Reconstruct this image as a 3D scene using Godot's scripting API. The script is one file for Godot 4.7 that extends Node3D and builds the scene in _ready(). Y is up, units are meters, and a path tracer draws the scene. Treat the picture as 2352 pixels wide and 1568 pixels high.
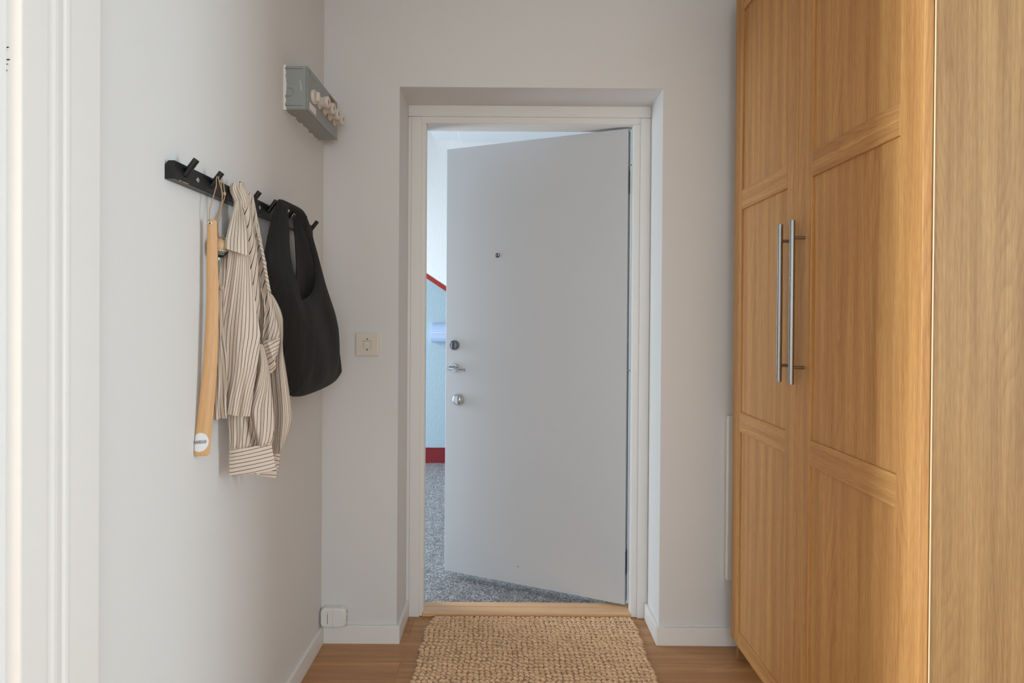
extends Node3D
# An entrance hall with an open front door, a coat rack on the left wall and an oak wardrobe on the right.
# x right, y up, z towards the viewer; the face of the hall's end wall is z = 0.

class MB:
	var v := PackedVector3Array()
	var n := PackedVector3Array()
	var t := PackedVector2Array()
	var c := PackedColorArray()
	var ix := PackedInt32Array()
	var tint := Color(1, 1, 1)
	var tinted := false

	func put(p: Vector3, nn: Vector3, uv: Vector2) -> void:
		v.append(p); n.append(nn); t.append(uv); c.append(tint)

	func face(ps: Array, nn: Vector3, uvs: Array) -> void:
		var k := v.size()
		for i in ps.size():
			put(ps[i], nn, uvs[i])
		var g: Vector3 = (ps[1] - ps[0]).cross(ps[2] - ps[0])
		for i in range(1, ps.size() - 1):
			if g.dot(nn) > 0:
				ix.append_array([k, k + i + 1, k + i])
			else:
				ix.append_array([k, k + i, k + i + 1])

	static func uv_of(p: Vector3, na: int, grain: int, off: Vector2) -> Vector2:
		var rest: Array = [0, 1, 2].filter(func(a): return a != na)
		if grain == na:
			return Vector2(p[rest[0]], p[rest[1]]) + off
		var other: int = rest[0] if rest[1] == grain else rest[1]
		return Vector2(p[other], p[grain]) + off

	func box(a: Vector3, b: Vector3, bev := 0.0, grain := 1, off := Vector2.ZERO) -> MB:
		var mn := Vector3(minf(a.x, b.x), minf(a.y, b.y), minf(a.z, b.z))
		var mx := Vector3(maxf(a.x, b.x), maxf(a.y, b.y), maxf(a.z, b.z))
		off -= uv_of(mn, (grain + 1) % 3, grain, Vector2.ZERO) * Vector2(0, 1)
		var at := func(s: Vector3i, ax: int) -> Vector3:
			var p := Vector3.ZERO
			for k in 3:
				var inn := 0.0 if k == ax else bev
				p[k] = (mx[k] - inn) if s[k] > 0 else (mn[k] + inn)
			return p
		for ax in 3:
			var o1 := (ax + 1) % 3
			var o2 := (ax + 2) % 3
			for sg in [-1, 1]:
				var ps := []
				var us := []
				for q in [[-1, -1], [1, -1], [1, 1], [-1, 1]]:
					var s := Vector3i.ZERO
					s[ax] = sg; s[o1] = q[0]; s[o2] = q[1]
					var p: Vector3 = at.call(s, ax)
					ps.append(p); us.append(uv_of(p, ax, grain, off))
				var nn := Vector3.ZERO
				nn[ax] = sg
				face(ps, nn, us)
		if bev > 0.0:
			for ax in 3:
				var o1 := (ax + 1) % 3
				var o2 := (ax + 2) % 3
				for s1 in [-1, 1]:
					for s2 in [-1, 1]:
						var lo := Vector3i.ZERO
						lo[o1] = s1; lo[o2] = s2; lo[ax] = -1
						var hi := lo
						hi[ax] = 1
						var ps := [at.call(lo, o1), at.call(hi, o1), at.call(hi, o2), at.call(lo, o2)]
						var nn := Vector3.ZERO
						nn[o1] = s1; nn[o2] = s2
						face(ps, nn.normalized(), ps.map(func(p): return uv_of(p, o1, grain, off)))
			for sx in [-1, 1]:
				for sy in [-1, 1]:
					for sz in [-1, 1]:
						var s := Vector3i(sx, sy, sz)
						var ps := [at.call(s, 0), at.call(s, 1), at.call(s, 2)]
						face(ps, Vector3(s).normalized(), ps.map(func(p): return uv_of(p, 0, grain, off)))
		return self

	# a smooth surface through rows of points; hint: which way it faces (zero: away from its middle)
	func grid(rows: Array, uvs: Array, wrap := false, hint := Vector3.ZERO) -> MB:
		var nr := rows.size()
		var nc: int = rows[0].size()
		var ns := PackedVector3Array()
		ns.resize(nr * nc)
		var mid := Vector3.ZERO
		for r in nr:
			for k in nc:
				mid += rows[r][k]
		mid /= float(nr * nc)
		for r in nr - 1:
			for k in nc - 1:
				var a: Vector3 = rows[r][k]
				var b: Vector3 = rows[r][k + 1]
				var d: Vector3 = rows[r + 1][k]
				var e: Vector3 = rows[r + 1][k + 1]
				var g := (e - a).cross(d - b)
				for q in [r * nc + k, r * nc + k + 1, (r + 1) * nc + k, (r + 1) * nc + k + 1]:
					ns[q] += g
		if wrap:
			for r in nr:
				var s := ns[r * nc] + ns[r * nc + nc - 1]
				ns[r * nc] = s
				ns[r * nc + nc - 1] = s
		var sum := 0.0
		for r in nr:
			for k in nc:
				var q: Vector3 = ns[r * nc + k]
				sum += q.dot(hint if hint != Vector3.ZERO else (rows[r][k] - mid))
		var sg := 1.0 if sum >= 0.0 else -1.0
		var k0 := v.size()
		for r in nr:
			for k in nc:
				var q: Vector3 = ns[r * nc + k] * sg
				put(rows[r][k], q.normalized() if q.length_squared() > 1e-20 else Vector3.UP, uvs[r][k])
		for r in nr - 1:
			for k in nc - 1:
				var a := k0 + r * nc + k
				var b := a + 1
				var d := a + nc
				var e := d + 1
				# g points to the side where a, d, e runs as (e-a)x(d-b)
				if sg > 0.0:
					ix.append_array([a, d, e, a, e, b])
				else:
					ix.append_array([a, e, d, a, b, e])
		return self

	func lathe(prof: Array, seg: int, xf: Transform3D, from := 0.0, to := TAU) -> MB:
		var rows := []
		var us := []
		for p in prof:
			var row := PackedVector3Array()
			var ur := PackedVector2Array()
			for k in seg + 1:
				var a := from + (to - from) * k / seg
				row.append(xf * Vector3(cos(a) * p[0], p[1], sin(a) * p[0]))
				ur.append(Vector2(float(k) / seg, p[1] * 10.0))
			rows.append(row); us.append(ur)
		return grid(rows, us, true)

	func tube(path: Array, radii, seg := 8) -> MB:
		var rows := []
		var us := []
		var side := Vector3.ZERO
		var m := path.size()
		var far := 0.0
		for i in m:
			var d: Vector3 = (path[mini(i + 1, m - 1)] - path[maxi(i - 1, 0)]).normalized()
			if i == 0:
				side = d.cross(Vector3.UP if absf(d.y) < 0.9 else Vector3.RIGHT).normalized()
			else:
				side = (side - d * side.dot(d)).normalized()
				far += (path[i] - path[i - 1]).length()
			var up := d.cross(side)
			var rad: float = radii[i] if radii is Array else radii
			var reps := [rad]
			if i == 0:
				reps = [0.0, rad, rad]
			elif i == m - 1:
				reps = [rad, rad, 0.0]
			for rr in reps:
				var row := PackedVector3Array()
				var ur := PackedVector2Array()
				for k in seg + 1:
					var a := TAU * k / seg
					row.append(path[i] + (side * cos(a) + up * sin(a)) * rr)
					ur.append(Vector2(float(k) / seg, far * 20.0))
				rows.append(row); us.append(ur)
		return grid(rows, us, true)

	func ball(at: Vector3, r: Vector3, seg := 10, basis := Basis.IDENTITY) -> MB:
		var prof := []
		var half := maxi(4, seg / 2)
		var rows := []
		var us := []
		for i in half + 1:
			var b := PI * i / half
			var row := PackedVector3Array()
			var ur := PackedVector2Array()
			for k in seg + 1:
				var a := TAU * k / seg
				row.append(at + basis * (Vector3(cos(a) * sin(b), cos(b), sin(a) * sin(b)) * r))
				ur.append(Vector2(float(k) / seg, float(i) / half))
			rows.append(row); us.append(ur)
		return grid(rows, us, true)

	func prism(poly: PackedVector2Array, xf: Transform3D, depth: float) -> MB:
		var tri := Geometry2D.triangulate_polygon(poly)
		var area := 0.0
		for i in poly.size():
			area += poly[i].cross(poly[(i + 1) % poly.size()])
		for side in [0.0, depth]:
			var nn: Vector3 = xf.basis * Vector3(0, 0, 1.0 if (side > 0.0) == (depth > 0.0) else -1.0)
			if depth > 0.0 and side == 0.0:
				nn = xf.basis * Vector3(0, 0, -1)
			for i in range(0, tri.size(), 3):
				var ps := []
				var us := []
				for q in 3:
					var p := poly[tri[i + q]]
					ps.append(xf * Vector3(p.x, p.y, side)); us.append(p)
				face(ps, nn, us)
		for i in poly.size():
			var a := poly[i]
			var b := poly[(i + 1) % poly.size()]
			var e := (b - a).normalized()
			var nn := Vector3(e.y, -e.x, 0) * signf(area)
			face([xf * Vector3(a.x, a.y, 0), xf * Vector3(b.x, b.y, 0), xf * Vector3(b.x, b.y, depth), xf * Vector3(a.x, a.y, depth)], xf.basis * nn, [a, b, b, a])
		return self

	func mesh() -> ArrayMesh:
		var arr := []
		arr.resize(Mesh.ARRAY_MAX)
		arr[Mesh.ARRAY_VERTEX] = v
		arr[Mesh.ARRAY_NORMAL] = n
		arr[Mesh.ARRAY_TEX_UV] = t
		if tinted:
			arr[Mesh.ARRAY_COLOR] = c
		arr[Mesh.ARRAY_INDEX] = ix
		var m := ArrayMesh.new()
		m.add_surface_from_arrays(Mesh.PRIMITIVE_TRIANGLES, arr)
		return m


var M := {}
var rng := RandomNumberGenerator.new()

# ---------------------------------------------------------------- scene helpers
func thing(called: String, label: String, category: String, at := Vector3.ZERO, kind := "", group := "") -> Node3D:
	var o := Node3D.new()
	o.name = called
	add_child(o, true)
	o.position = at
	meta(o, label, category, kind, group)
	return o

func meta(o: Node, label: String, category: String, kind := "", group := "") -> void:
	o.set_meta("label", label)
	o.set_meta("category", category)
	if kind:
		o.set_meta("kind", kind)
	if group:
		o.set_meta("group", group)

# a part whose shape is given in world coordinates
func part(parent: Node3D, called: String, mb: MB, mat: Material, label := "") -> MeshInstance3D:
	return put(parent, called, mb.mesh(), mat, -parent.position if parent.get_parent() == self else Vector3.ZERO, label)

func put(parent: Node3D, called: String, mesh: Mesh, mat: Material, at := Vector3.ZERO, label := "") -> MeshInstance3D:
	var o := MeshInstance3D.new()
	o.name = called
	o.mesh = mesh
	o.material_override = mat
	o.position = at
	if label:
		o.set_meta("label", label)
	parent.add_child(o, true)
	return o

func struct(called: String, label: String, category: String, mb: MB, mat: Material) -> MeshInstance3D:
	var o := put(self, called, mb.mesh(), mat)
	meta(o, label, category, "structure")
	return o

# ---------------------------------------------------------------- materials
func mat(r: float, g: float, b: float, rough := 0.6, metal := 0.0) -> StandardMaterial3D:
	var m := StandardMaterial3D.new()
	m.albedo_color = Color(r, g, b)
	m.roughness = rough
	m.metallic = metal
	return m

func noise(freq: float, sd: int, kind := FastNoiseLite.TYPE_SIMPLEX_SMOOTH, oct := 1) -> FastNoiseLite:
	var f := FastNoiseLite.new()
	f.noise_type = kind
	f.frequency = freq
	f.seed = sd
	f.fractal_type = FastNoiseLite.FRACTAL_FBM if oct > 1 else FastNoiseLite.FRACTAL_NONE
	f.fractal_octaves = oct
	return f

# a board of wood, 0.5 m across (u) and 2.6 m along the grain (v)
func wood(dark: Color, light: Color, sd: int, wave: float, fine: float, rough := 0.45) -> StandardMaterial3D:
	var w := 640
	var h := 1024
	var im := Image.create(w, h, false, Image.FORMAT_RGB8)
	var n1 := noise(1.0, sd)
	var n2 := noise(1.0, sd + 1)
	for y in h:
		var yy := 2.6 * y / h
		for x in w:
			var xx := 0.5 * x / w
			var warp := n2.get_noise_2d(xx * 5.0, yy * 0.9) * 0.06 + n2.get_noise_2d(xx * 22.0 + 50.0, yy * 3.0) * 0.006
			var ring := (xx + warp) * 95.0
			var saw := ring - floorf(ring)
			var ringv := saw * saw * (1.0 - smoothstep(0.86, 1.0, saw))
			var broad := n1.get_noise_2d(xx * 26.0, yy * 0.7)
			var streak := n1.get_noise_2d(xx * 150.0 + 9.0, yy * 3.0 + 4.0)
			var pore := n1.get_noise_2d(xx * 620.0, yy * 22.0 + 30.0)
			var cath := clampf(0.5 + n2.get_noise_2d(xx * 9.0 + 80.0, yy * 0.5) * 1.4, 0.0, 1.0)
			var t := 0.55 + broad * 0.24 + streak * 0.17 + pore * fine - (ringv - 0.28) * wave * cath
			t = clampf(t, 0.0, 1.0)
			im.set_pixel(x, y, dark.lerp(light, t))
	var m := StandardMaterial3D.new()
	m.albedo_texture = ImageTexture.create_from_image(im)
	m.uv1_scale = Vector3(1.0 / 0.5, 1.0 / 2.6, 1)
	m.roughness = rough
	return m

func tex(im: Image) -> ImageTexture:
	return ImageTexture.create_from_image(im)

func bumpy(m: StandardMaterial3D, freq: float, cm: float, size: float, sd := 3, oct := 3) -> StandardMaterial3D:
	var f := noise(freq, sd, FastNoiseLite.TYPE_SIMPLEX_SMOOTH, oct)
	m.heightmap_enabled = true
	m.heightmap_texture = tex(f.get_seamless_image(512, 512))
	m.heightmap_scale = cm
	m.uv1_triplanar = true
	m.uv1_world_triplanar = true
	m.uv1_scale = Vector3.ONE / size
	return m

func materials() -> void:
	M.wall = bumpy(mat(0.885, 0.875, 0.862, 0.85), 0.05, 0.012, 0.35)
	M.wall_low_bounce = bumpy(mat(0.56, 0.58, 0.555, 0.85), 0.05, 0.012, 0.35)  # unseen side room walls, darkened to cut the light they bounce
	M.white = mat(0.93, 0.915, 0.895, 0.45)
	M.ceiling = mat(0.93, 0.93, 0.92, 0.9)
	M.leaf = mat(0.80, 0.80, 0.805, 0.5)
	M.oak = wood(Color(0.635, 0.425, 0.22), Color(0.83, 0.625, 0.375), 11, 0.30, 0.21, 0.6)
	M.oak_side_dimmed = wood(Color(0.52, 0.37, 0.215), Color(0.71, 0.56, 0.365), 31, 0.26, 0.19, 0.6)  # yellower oak, colour darkened to stand in for weaker light on the carcass
	M.edge_highlight = mat(0.93, 0.82, 0.66, 0.5)  # highlight along the lit panel edge, put into the colour
	M.oak_dark = mat(0.45, 0.30, 0.17, 0.6)
	M.floor = wood(Color(0.60, 0.41, 0.245), Color(0.82, 0.62, 0.42), 51, 0.22, 0.10, 0.33)
	M.threshold = wood(Color(0.86, 0.66, 0.48), Color(0.95, 0.79, 0.62), 71, 0.2, 0.08, 0.35)
	M.black_wood = mat(0.062, 0.06, 0.062, 0.36)
	M.gap = mat(0.42, 0.35, 0.28, 0.8)
	M.raw_wood = mat(0.72, 0.58, 0.42, 0.7)
	M.beech = wood(Color(0.78, 0.575, 0.36), Color(0.88, 0.70, 0.49), 91, 0.10, 0.22, 0.38)
	M.ball = wood(Color(0.76, 0.60, 0.43), Color(0.86, 0.72, 0.55), 97, 0.4, 0.1, 0.5)
	M.steel = mat(0.62, 0.61, 0.60, 0.32, 1.0)
	M.chrome = mat(0.80, 0.80, 0.81, 0.10, 1.0)
	M.dark_metal = mat(0.50, 0.50, 0.52, 0.28, 1.0)
	M.twine = mat(0.74, 0.62, 0.49, 0.9)
	M.black = mat(0.05, 0.045, 0.045, 0.6)
	M.paper = mat(0.90, 0.89, 0.88, 0.6)
	M.box_grey = mat(0.60, 0.62, 0.61, 0.45)
	M.porcelain = mat(0.87, 0.83, 0.78, 0.3)
	M.cream = mat(0.90, 0.86, 0.80, 0.25)
	M.brown_label = mat(0.55, 0.36, 0.27, 0.5)
	M.chip = mat(0.27, 0.19, 0.13, 0.8)
	M.red = mat(0.66, 0.16, 0.15, 0.4)
	M.red_dark = mat(0.50, 0.13, 0.15, 0.35)
	M.stair_white = bumpy(mat(0.965, 0.95, 0.935, 0.6), 0.03, 0.12, 0.35, 8)
	M.stair_blue = bumpy(mat(0.665, 0.735, 0.765, 0.45), 0.03, 0.12, 0.35, 8)
	M.stair_ceiling = mat(0.89, 0.89, 0.89, 0.8)
	M.metal_pale = mat(0.72, 0.79, 0.90, 0.35)
	M.thread = mat(0.83, 0.75, 0.66, 0.6)
	M.glass = mat(0.96, 0.98, 1.0, 0.02)
	M.glass.albedo_color.a = 0.08
	M.glass.transparency = BaseMaterial3D.TRANSPARENCY_ALPHA
	# striped cotton: one stripe for every unit of u
	var im := Image.create(64, 64, false, Image.FORMAT_RGB8)
	for y in 64:
		for x in 64:
			var k := 0.5 + 0.5 * sin(x * 2.4 + y * 0.4) * sin(y * 2.4)
			im.set_pixel(x, y, Color(0.20, 0.165, 0.155) if absi(x - 32) < 5 else Color(0.875, 0.80, 0.725).lerp(Color(0.90, 0.83, 0.76), k))
	M.stripes = mat(1, 1, 1, 0.85)
	M.stripes.albedo_texture = tex(im)
	M.stripes.backlight_enabled = true
	M.stripes.backlight = Color(0.35, 0.30, 0.26)
	# black pleated cloth
	M.pleats = mat(0.088, 0.081, 0.084, 0.8)
	M.pleats.rim_enabled = true
	M.pleats.rim = 0.08
	var ib := Image.create(128, 8, false, Image.FORMAT_R8)
	for y in 8:
		for x in 128:
			var q := fposmod(x / 16.0 + 0.12 * sin(TAU * x / 128.0 * 3.0), 1.0)
			ib.set_pixel(x, y, Color(clampf(q * 1.3 if q < 0.77 else (1.0 - q) * 4.3, 0, 1), 0, 0))
	M.pleats.heightmap_enabled = true
	M.pleats.heightmap_texture = tex(ib)
	M.pleats.heightmap_scale = 0.22
	# speckled landing floor, 0.4 m a tile
	var cell := noise(0.16, 5, FastNoiseLite.TYPE_CELLULAR)
	cell.cellular_return_type = FastNoiseLite.RETURN_CELL_VALUE
	cell.domain_warp_enabled = true
	cell.domain_warp_amplitude = 6.0
	var big := noise(0.02, 6)
	var it := Image.create(512, 512, false, Image.FORMAT_RGB8)
	for y in 512:
		for x in 512:
			var q := cell.get_noise_2d(x, y)
			var g := 0.55 + 0.05 * big.get_noise_2d(x, y)
			if q < -0.45:
				g -= 0.17
			elif q < -0.2:
				g -= 0.07
			elif q > 0.72:
				g += 0.20
			elif q > 0.45:
				g += 0.07
			it.set_pixel(x, y, Color(g * 1.02, g * 0.99, g * 0.98))
	M.speckle = mat(1, 1, 1, 0.5)
	M.speckle.albedo_texture = tex(it)
	M.speckle.uv1_triplanar = true
	M.speckle.uv1_world_triplanar = true
	M.speckle.uv1_scale = Vector3.ONE / 0.4
	# jute yarn
	var fj := noise(0.03, 13, FastNoiseLite.TYPE_SIMPLEX_SMOOTH, 3)
	var ij := Image.create(128, 128, false, Image.FORMAT_RGB8)
	for y in 128:
		for x in 128:
			var q := 0.5 + 0.5 * fj.get_noise_2d((x + y * 0.5) * 6.0, y * 1.2) + 0.25 * fj.get_noise_2d(x * 2.0, y * 2.0 + 90.0)
			ij.set_pixel(x, y, Color(0.84, 0.675, 0.51).lerp(Color(1.0, 0.87, 0.72), clampf(q, 0, 1)))
	M.jute = mat(1, 1, 1, 0.95)
	M.jute.albedo_texture = tex(ij)
	M.jute.vertex_color_use_as_albedo = true

# ---------------------------------------------------------------- everything
func _ready() -> void:
	rng.seed = 4
	camera_and_light()
	materials()
	shell()
	stairwell()
	front_door()
	wardrobe()
	rug()
	coat_rack()
	shoehorn()
	ball_charm()
	shirt()
	bag()
	fuse_box()
	small_things()

func camera_and_light() -> void:
	var cam := Camera3D.new()
	cam.name = "camera"
	add_child(cam)
	cam.position = Vector3(0, 1.256, 2.29)
	cam.basis = Basis(Vector3.RIGHT, -0.0055) * Basis(Vector3.BACK, 0.0068)
	cam.projection = Camera3D.PROJECTION_FRUSTUM
	cam.near = 0.05
	cam.far = 60.0
	cam.size = 1568.0 / 1360.0 * cam.near
	cam.frustum_offset = Vector2((1176.0 - 1169.95) / 1360.0, (740.48 - 784.0) / 1360.0) * cam.near
	cam.current = true

	var env := Environment.new()
	var sky := Sky.new()
	var sm := ProceduralSkyMaterial.new()
	sm.sky_top_color = Color(0.72, 0.82, 0.97)
	sm.sky_horizon_color = Color(0.90, 0.94, 1.0)
	sm.ground_horizon_color = Color(0.75, 0.76, 0.76)
	sm.ground_bottom_color = Color(0.55, 0.55, 0.54)
	sky.sky_material = sm
	env.background_mode = Environment.BG_SKY
	env.sky = sky
	env.background_energy_multiplier = 1.0
	env.tonemap_mode = Environment.TONE_MAPPER_LINEAR
	env.tonemap_exposure = 1.0
	env.sdfgi_enabled = true
	env.ssao_enabled = true
	env.ssil_enabled = true
	var we := WorldEnvironment.new()
	we.name = "surroundings"
	we.environment = env
	add_child(we)

	# daylight through three windows, and an added fill light behind the viewer
	daylight("living_room_daylight", Vector3(3.40, 1.40, 1.70), 90.0, -10.0, Vector2(0.84, 1.84), 6.9, Color(0.85, 0.945, 1.0))
	daylight("side_room_daylight", Vector3(-5.475, 1.05, 2.85), -90.0, 0.0, Vector2(0.44, 1.74), 42.0, Color(0.90, 0.965, 1.0))
	daylight("rear_fill_light", Vector3(0.9, 1.50, 4.35), 0.0, -24.0, Vector2(2.1, 1.6), 4.2, Color(0.90, 0.96, 1.0))  # added to brighten the end wall
	daylight("stairwell_daylight", Vector3(-2.60, 1.15, -1.55), -90.0, -18.0, Vector2(1.6, 2.0), 11.6, Color(0.86, 0.935, 1.0))

func daylight(called: String, at: Vector3, turn: float, tilt: float, size: Vector2, energy: float, color: Color) -> void:
	var l := AreaLight3D.new()
	l.name = called
	add_child(l)
	l.position = at
	l.rotation_degrees = Vector3(tilt, turn, 0)
	l.area_size = size
	l.light_energy = energy
	l.light_color = color
	l.area_range = 20.0
	l.area_attenuation = 2.0
	l.shadow_enabled = true

# ---------------------------------------------------------------- setting
func window(n: String, label: String, x: float, thick: float, z0: float, z1: float, y0: float, y1: float) -> void:
	var o := thing(n, label, "window", Vector3(x, y0, (z0 + z1) / 2), "structure")
	var f := MB.new()
	var d := signf(thick)
	var xa := x + d * 0.04
	var xb := x + d * 0.10
	for zz in [z0, z1 - 0.05]:
		f.box(Vector3(xa, y0, zz), Vector3(xb, y1, zz + 0.05), 0.004)
	for yy in [y0, y1 - 0.05]:
		f.box(Vector3(xa, yy, z0 + 0.05), Vector3(xb, yy + 0.05, z1 - 0.05), 0.004)
	part(o, "window_frame", f, M.white)
	part(o, "pane", MB.new().box(Vector3(xa + d * 0.028, y0 + 0.05, z0 + 0.05), Vector3(xa + d * 0.032, y1 - 0.05, z1 - 0.05)), M.glass)

func hole_wall(x0: float, x1: float, z0: float, z1: float, y1: float, hz0: float, hz1: float, hy0: float, hy1: float) -> MB:
	var b := MB.new()
	b.box(Vector3(x0, 0, z0), Vector3(x1, y1, hz0))
	b.box(Vector3(x0, 0, hz1), Vector3(x1, y1, z1))
	b.box(Vector3(x0, hy1, hz0), Vector3(x1, y1, hz1))
	if hy0 > 0.0:
		b.box(Vector3(x0, 0, hz0), Vector3(x1, hy0, hz1))
	return b

func shell() -> void:
	# floor: slab, and the boards that can be told apart in the hall
	var fl := struct("floor", "brown wooden floorboards running across the hall", "floor", MB.new().box(Vector3(-5.6, -0.12, -0.2), Vector3(3.7, -0.012, 4.7), 0.0, 0), M.floor)
	var rows := 14
	for r in rows:
		var z0 := -0.202 + 0.166 * r
		var cuts := [-0.722, [-0.39, 0.31, -0.39, 0.6][r % 4], 1.47]
		for k in 2:
			var off := Vector2(rng.randf() * 3.0, rng.randf() * 0.6)
			put(fl, "floorboard", MB.new().box(Vector3(cuts[k] + 0.0003, -0.012, z0 + 0.0003), Vector3(cuts[k + 1] - 0.0003, 0, z0 + 0.1657), 0.0007, 0, off).mesh(), M.floor)
	for side in [[-5.6, -0.722], [1.47, 3.7]]:
		put(fl, "floorboard_field", MB.new().box(Vector3(side[0], -0.012, 0), Vector3(side[1], 0, 4.7), 0.0, 0).mesh(), M.floor)
	put(fl, "floorboard_field", MB.new().box(Vector3(-0.722, -0.012, 2.122), Vector3(1.47, 0, 4.7), 0.0, 0).mesh(), M.floor)
	struct("ceiling", "white painted ceiling", "ceiling", MB.new().box(Vector3(-5.7, 2.62, -0.33), Vector3(3.8, 2.75, 4.8)), M.ceiling)

	# end wall with the recess of the front door
	var wb := MB.new()
	wb.box(Vector3(-0.86, 0, -0.33), Vector3(-0.429, 2.62, 0))
	struct("wall_side_room", "end wall of the side room, sage green chosen to cut bounce light", "wall", MB.new().box(Vector3(-5.7, 0, -0.33), Vector3(-0.86, 2.62, 0)), M.wall_low_bounce)
	wb.box(Vector3(0.588, 0, -0.33), Vector3(3.8, 2.62, 0))
	wb.box(Vector3(-0.429, 2.15, -0.33), Vector3(0.588, 2.62, 0))
	struct("wall_back", "off-white end wall with a deep recess around the front door", "wall", wb, M.wall)
	struct("wall_left", "off-white left wall that carries the black coat rack", "wall", hole_wall(-0.86, -0.722, 0, 4.7, 2.62, 1.452, 2.42, 0.0, 2.1), M.wall)
	struct("wall_right", "off-white wall closing the wardrobe alcove", "wall", MB.new().box(Vector3(1.47, 0, 0), Vector3(1.57, 2.62, 1.06)).box(Vector3(1.47, 0, 1.06), Vector3(3.7, 2.62, 1.16)), M.wall)
	var wr := MB.new()
	wr.box(Vector3(-5.7, 0, 4.7), Vector3(-0.2, 2.62, 4.9)).box(Vector3(2.0, 0, 4.7), Vector3(3.8, 2.62, 4.9)).box(Vector3(-0.2, 0, 4.7), Vector3(2.0, 0.65, 4.9)).box(Vector3(-0.2, 2.35, 4.7), Vector3(2.0, 2.62, 4.9))
	struct("wall_rear", "off-white wall behind the viewer", "wall", wr, M.wall)
	struct("wall_window_right", "off-white outer wall of the living room with a window", "wall", hole_wall(3.6, 3.8, 1.1, 4.7, 2.62, 1.25, 2.15, 0.45, 2.35), M.wall)
	struct("wall_window_left", "outer wall of the side room with a window, sage green chosen to cut bounce light", "wall", hole_wall(-5.7, -5.5, 0, 4.7, 2.62, 2.60, 3.10, 0.12, 1.98), M.wall_low_bounce)
	window("window_1", "tall window of the living room, outside the picture on the right", 3.6, 1.0, 1.25, 2.15, 0.45, 2.35)
	window("window_2", "narrow glazed balcony door of the side room, outside the picture on the left", -5.5, -1.0, 2.60, 3.10, 0.12, 1.98)

	var wq := thing("window_4", "wide window added behind the viewer for fill light", "window", Vector3(0.9, 0.65, 4.7), "structure")  # unseen window added to go with the rear fill light
	var wf := MB.new()
	for xx in [-0.2, 0.875, 1.95]:
		wf.box(Vector3(xx, 0.65, 4.74), Vector3(xx + 0.05, 2.35, 4.80), 0.004)
	for yy in [0.65, 2.30]:
		wf.box(Vector3(-0.15, yy, 4.74), Vector3(1.95, yy + 0.05, 4.80), 0.004)
	part(wq, "window_frame", wf, M.white)
	part(wq, "pane", MB.new().box(Vector3(-0.15, 0.70, 4.768), Vector3(1.95, 2.30, 4.772)), M.glass)

	# baseboards
	var h := 0.069
	var b1 := struct("baseboard_left", "white baseboard along the left wall", "baseboard", MB.new().box(Vector3(-0.722, 0, 0.0), Vector3(-0.709, h, 1.27), 0.0015), M.white)
	b1.set_meta("label", "white baseboard along the wall below the coat rack")
	struct("baseboard_back_left", "white baseboard on the end wall below the light switch, turning into the door recess", "baseboard",
		MB.new().box(Vector3(-0.709, 0, 0), Vector3(-0.416, h, 0.013), 0.0015).box(Vector3(-0.429, 0, -0.198), Vector3(-0.416, h, 0.0), 0.0015), M.white)
	struct("baseboard_back_right", "white baseboard between the door recess and the wardrobe", "baseboard",
		MB.new().box(Vector3(0.575, 0, 0), Vector3(1.47, h, 0.013), 0.0015).box(Vector3(0.575, 0, -0.198), Vector3(0.588, h, 0.0), 0.0015), M.white)

	# moulded casing of the doorway at the left edge
	var cs := thing("trim_1", "white moulded door casing at the left edge of the hall", "door casing", Vector3(-0.722, 0, 1.36), "structure")
	var prof := PackedVector2Array([Vector2(-0.7220, 1.2716), Vector2(-0.7050, 1.2716), Vector2(-0.7020, 1.3425), Vector2(-0.7009, 1.3445), Vector2(-0.7004, 1.349), Vector2(-0.7009, 1.354), Vector2(-0.7022, 1.3575), Vector2(-0.7025, 1.3600), Vector2(-0.7013, 1.3640), Vector2(-0.7000, 1.372), Vector2(-0.7000, 1.378), Vector2(-0.7013, 1.383), Vector2(-0.7016, 1.387), Vector2(-0.7007, 1.3935), Vector2(-0.7002, 1.4385), Vector2(-0.7009, 1.4407), Vector2(-0.7269, 1.4407), Vector2(-0.7269, 1.437), Vector2(-0.7220, 1.437)])
	# extruded upwards: local x, y -> world x, z
	part(cs, "casing", MB.new().prism(prof, Transform3D(Basis(Vector3(1, 0, 0), Vector3(0, 0, 1), Vector3(0, 1, 0)), Vector3.ZERO), 2.2), M.white)
	part(cs, "jamb", MB.new().box(Vector3(-0.87, 0, 1.4405), Vector3(-0.7269, 2.1, 1.4545), 0.002), M.white)
	var chips := [[-0.7262, 1.655, 1, 6], [-0.7262, 1.648, 1, 4], [-0.7262, 1.636, 1, 4], [-0.7205, 1.640, 4, 2], [-0.7245, 1.636, 5, 2], [-0.7255, 1.630, 3, 7], [-0.7260, 1.623, 3, 3], [-0.7195, 1.6225, 5, 2], [-0.7235, 1.616, 8, 2], [-0.7225, 1.607, 4, 2]]
	for q in chips:
		var pl := PackedVector2Array()
		for k in 7:
			var a := TAU * k / 7.0
			pl.append(Vector2(cos(a) * q[2], sin(a) * q[3]) * 0.00055 * rng.randf_range(0.75, 1.25))
		part(cs, "paint_chip", MB.new().prism(pl, Transform3D(Basis.IDENTITY, Vector3(q[0], q[1], 1.4405)), 0.0005), M.chip)

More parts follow.
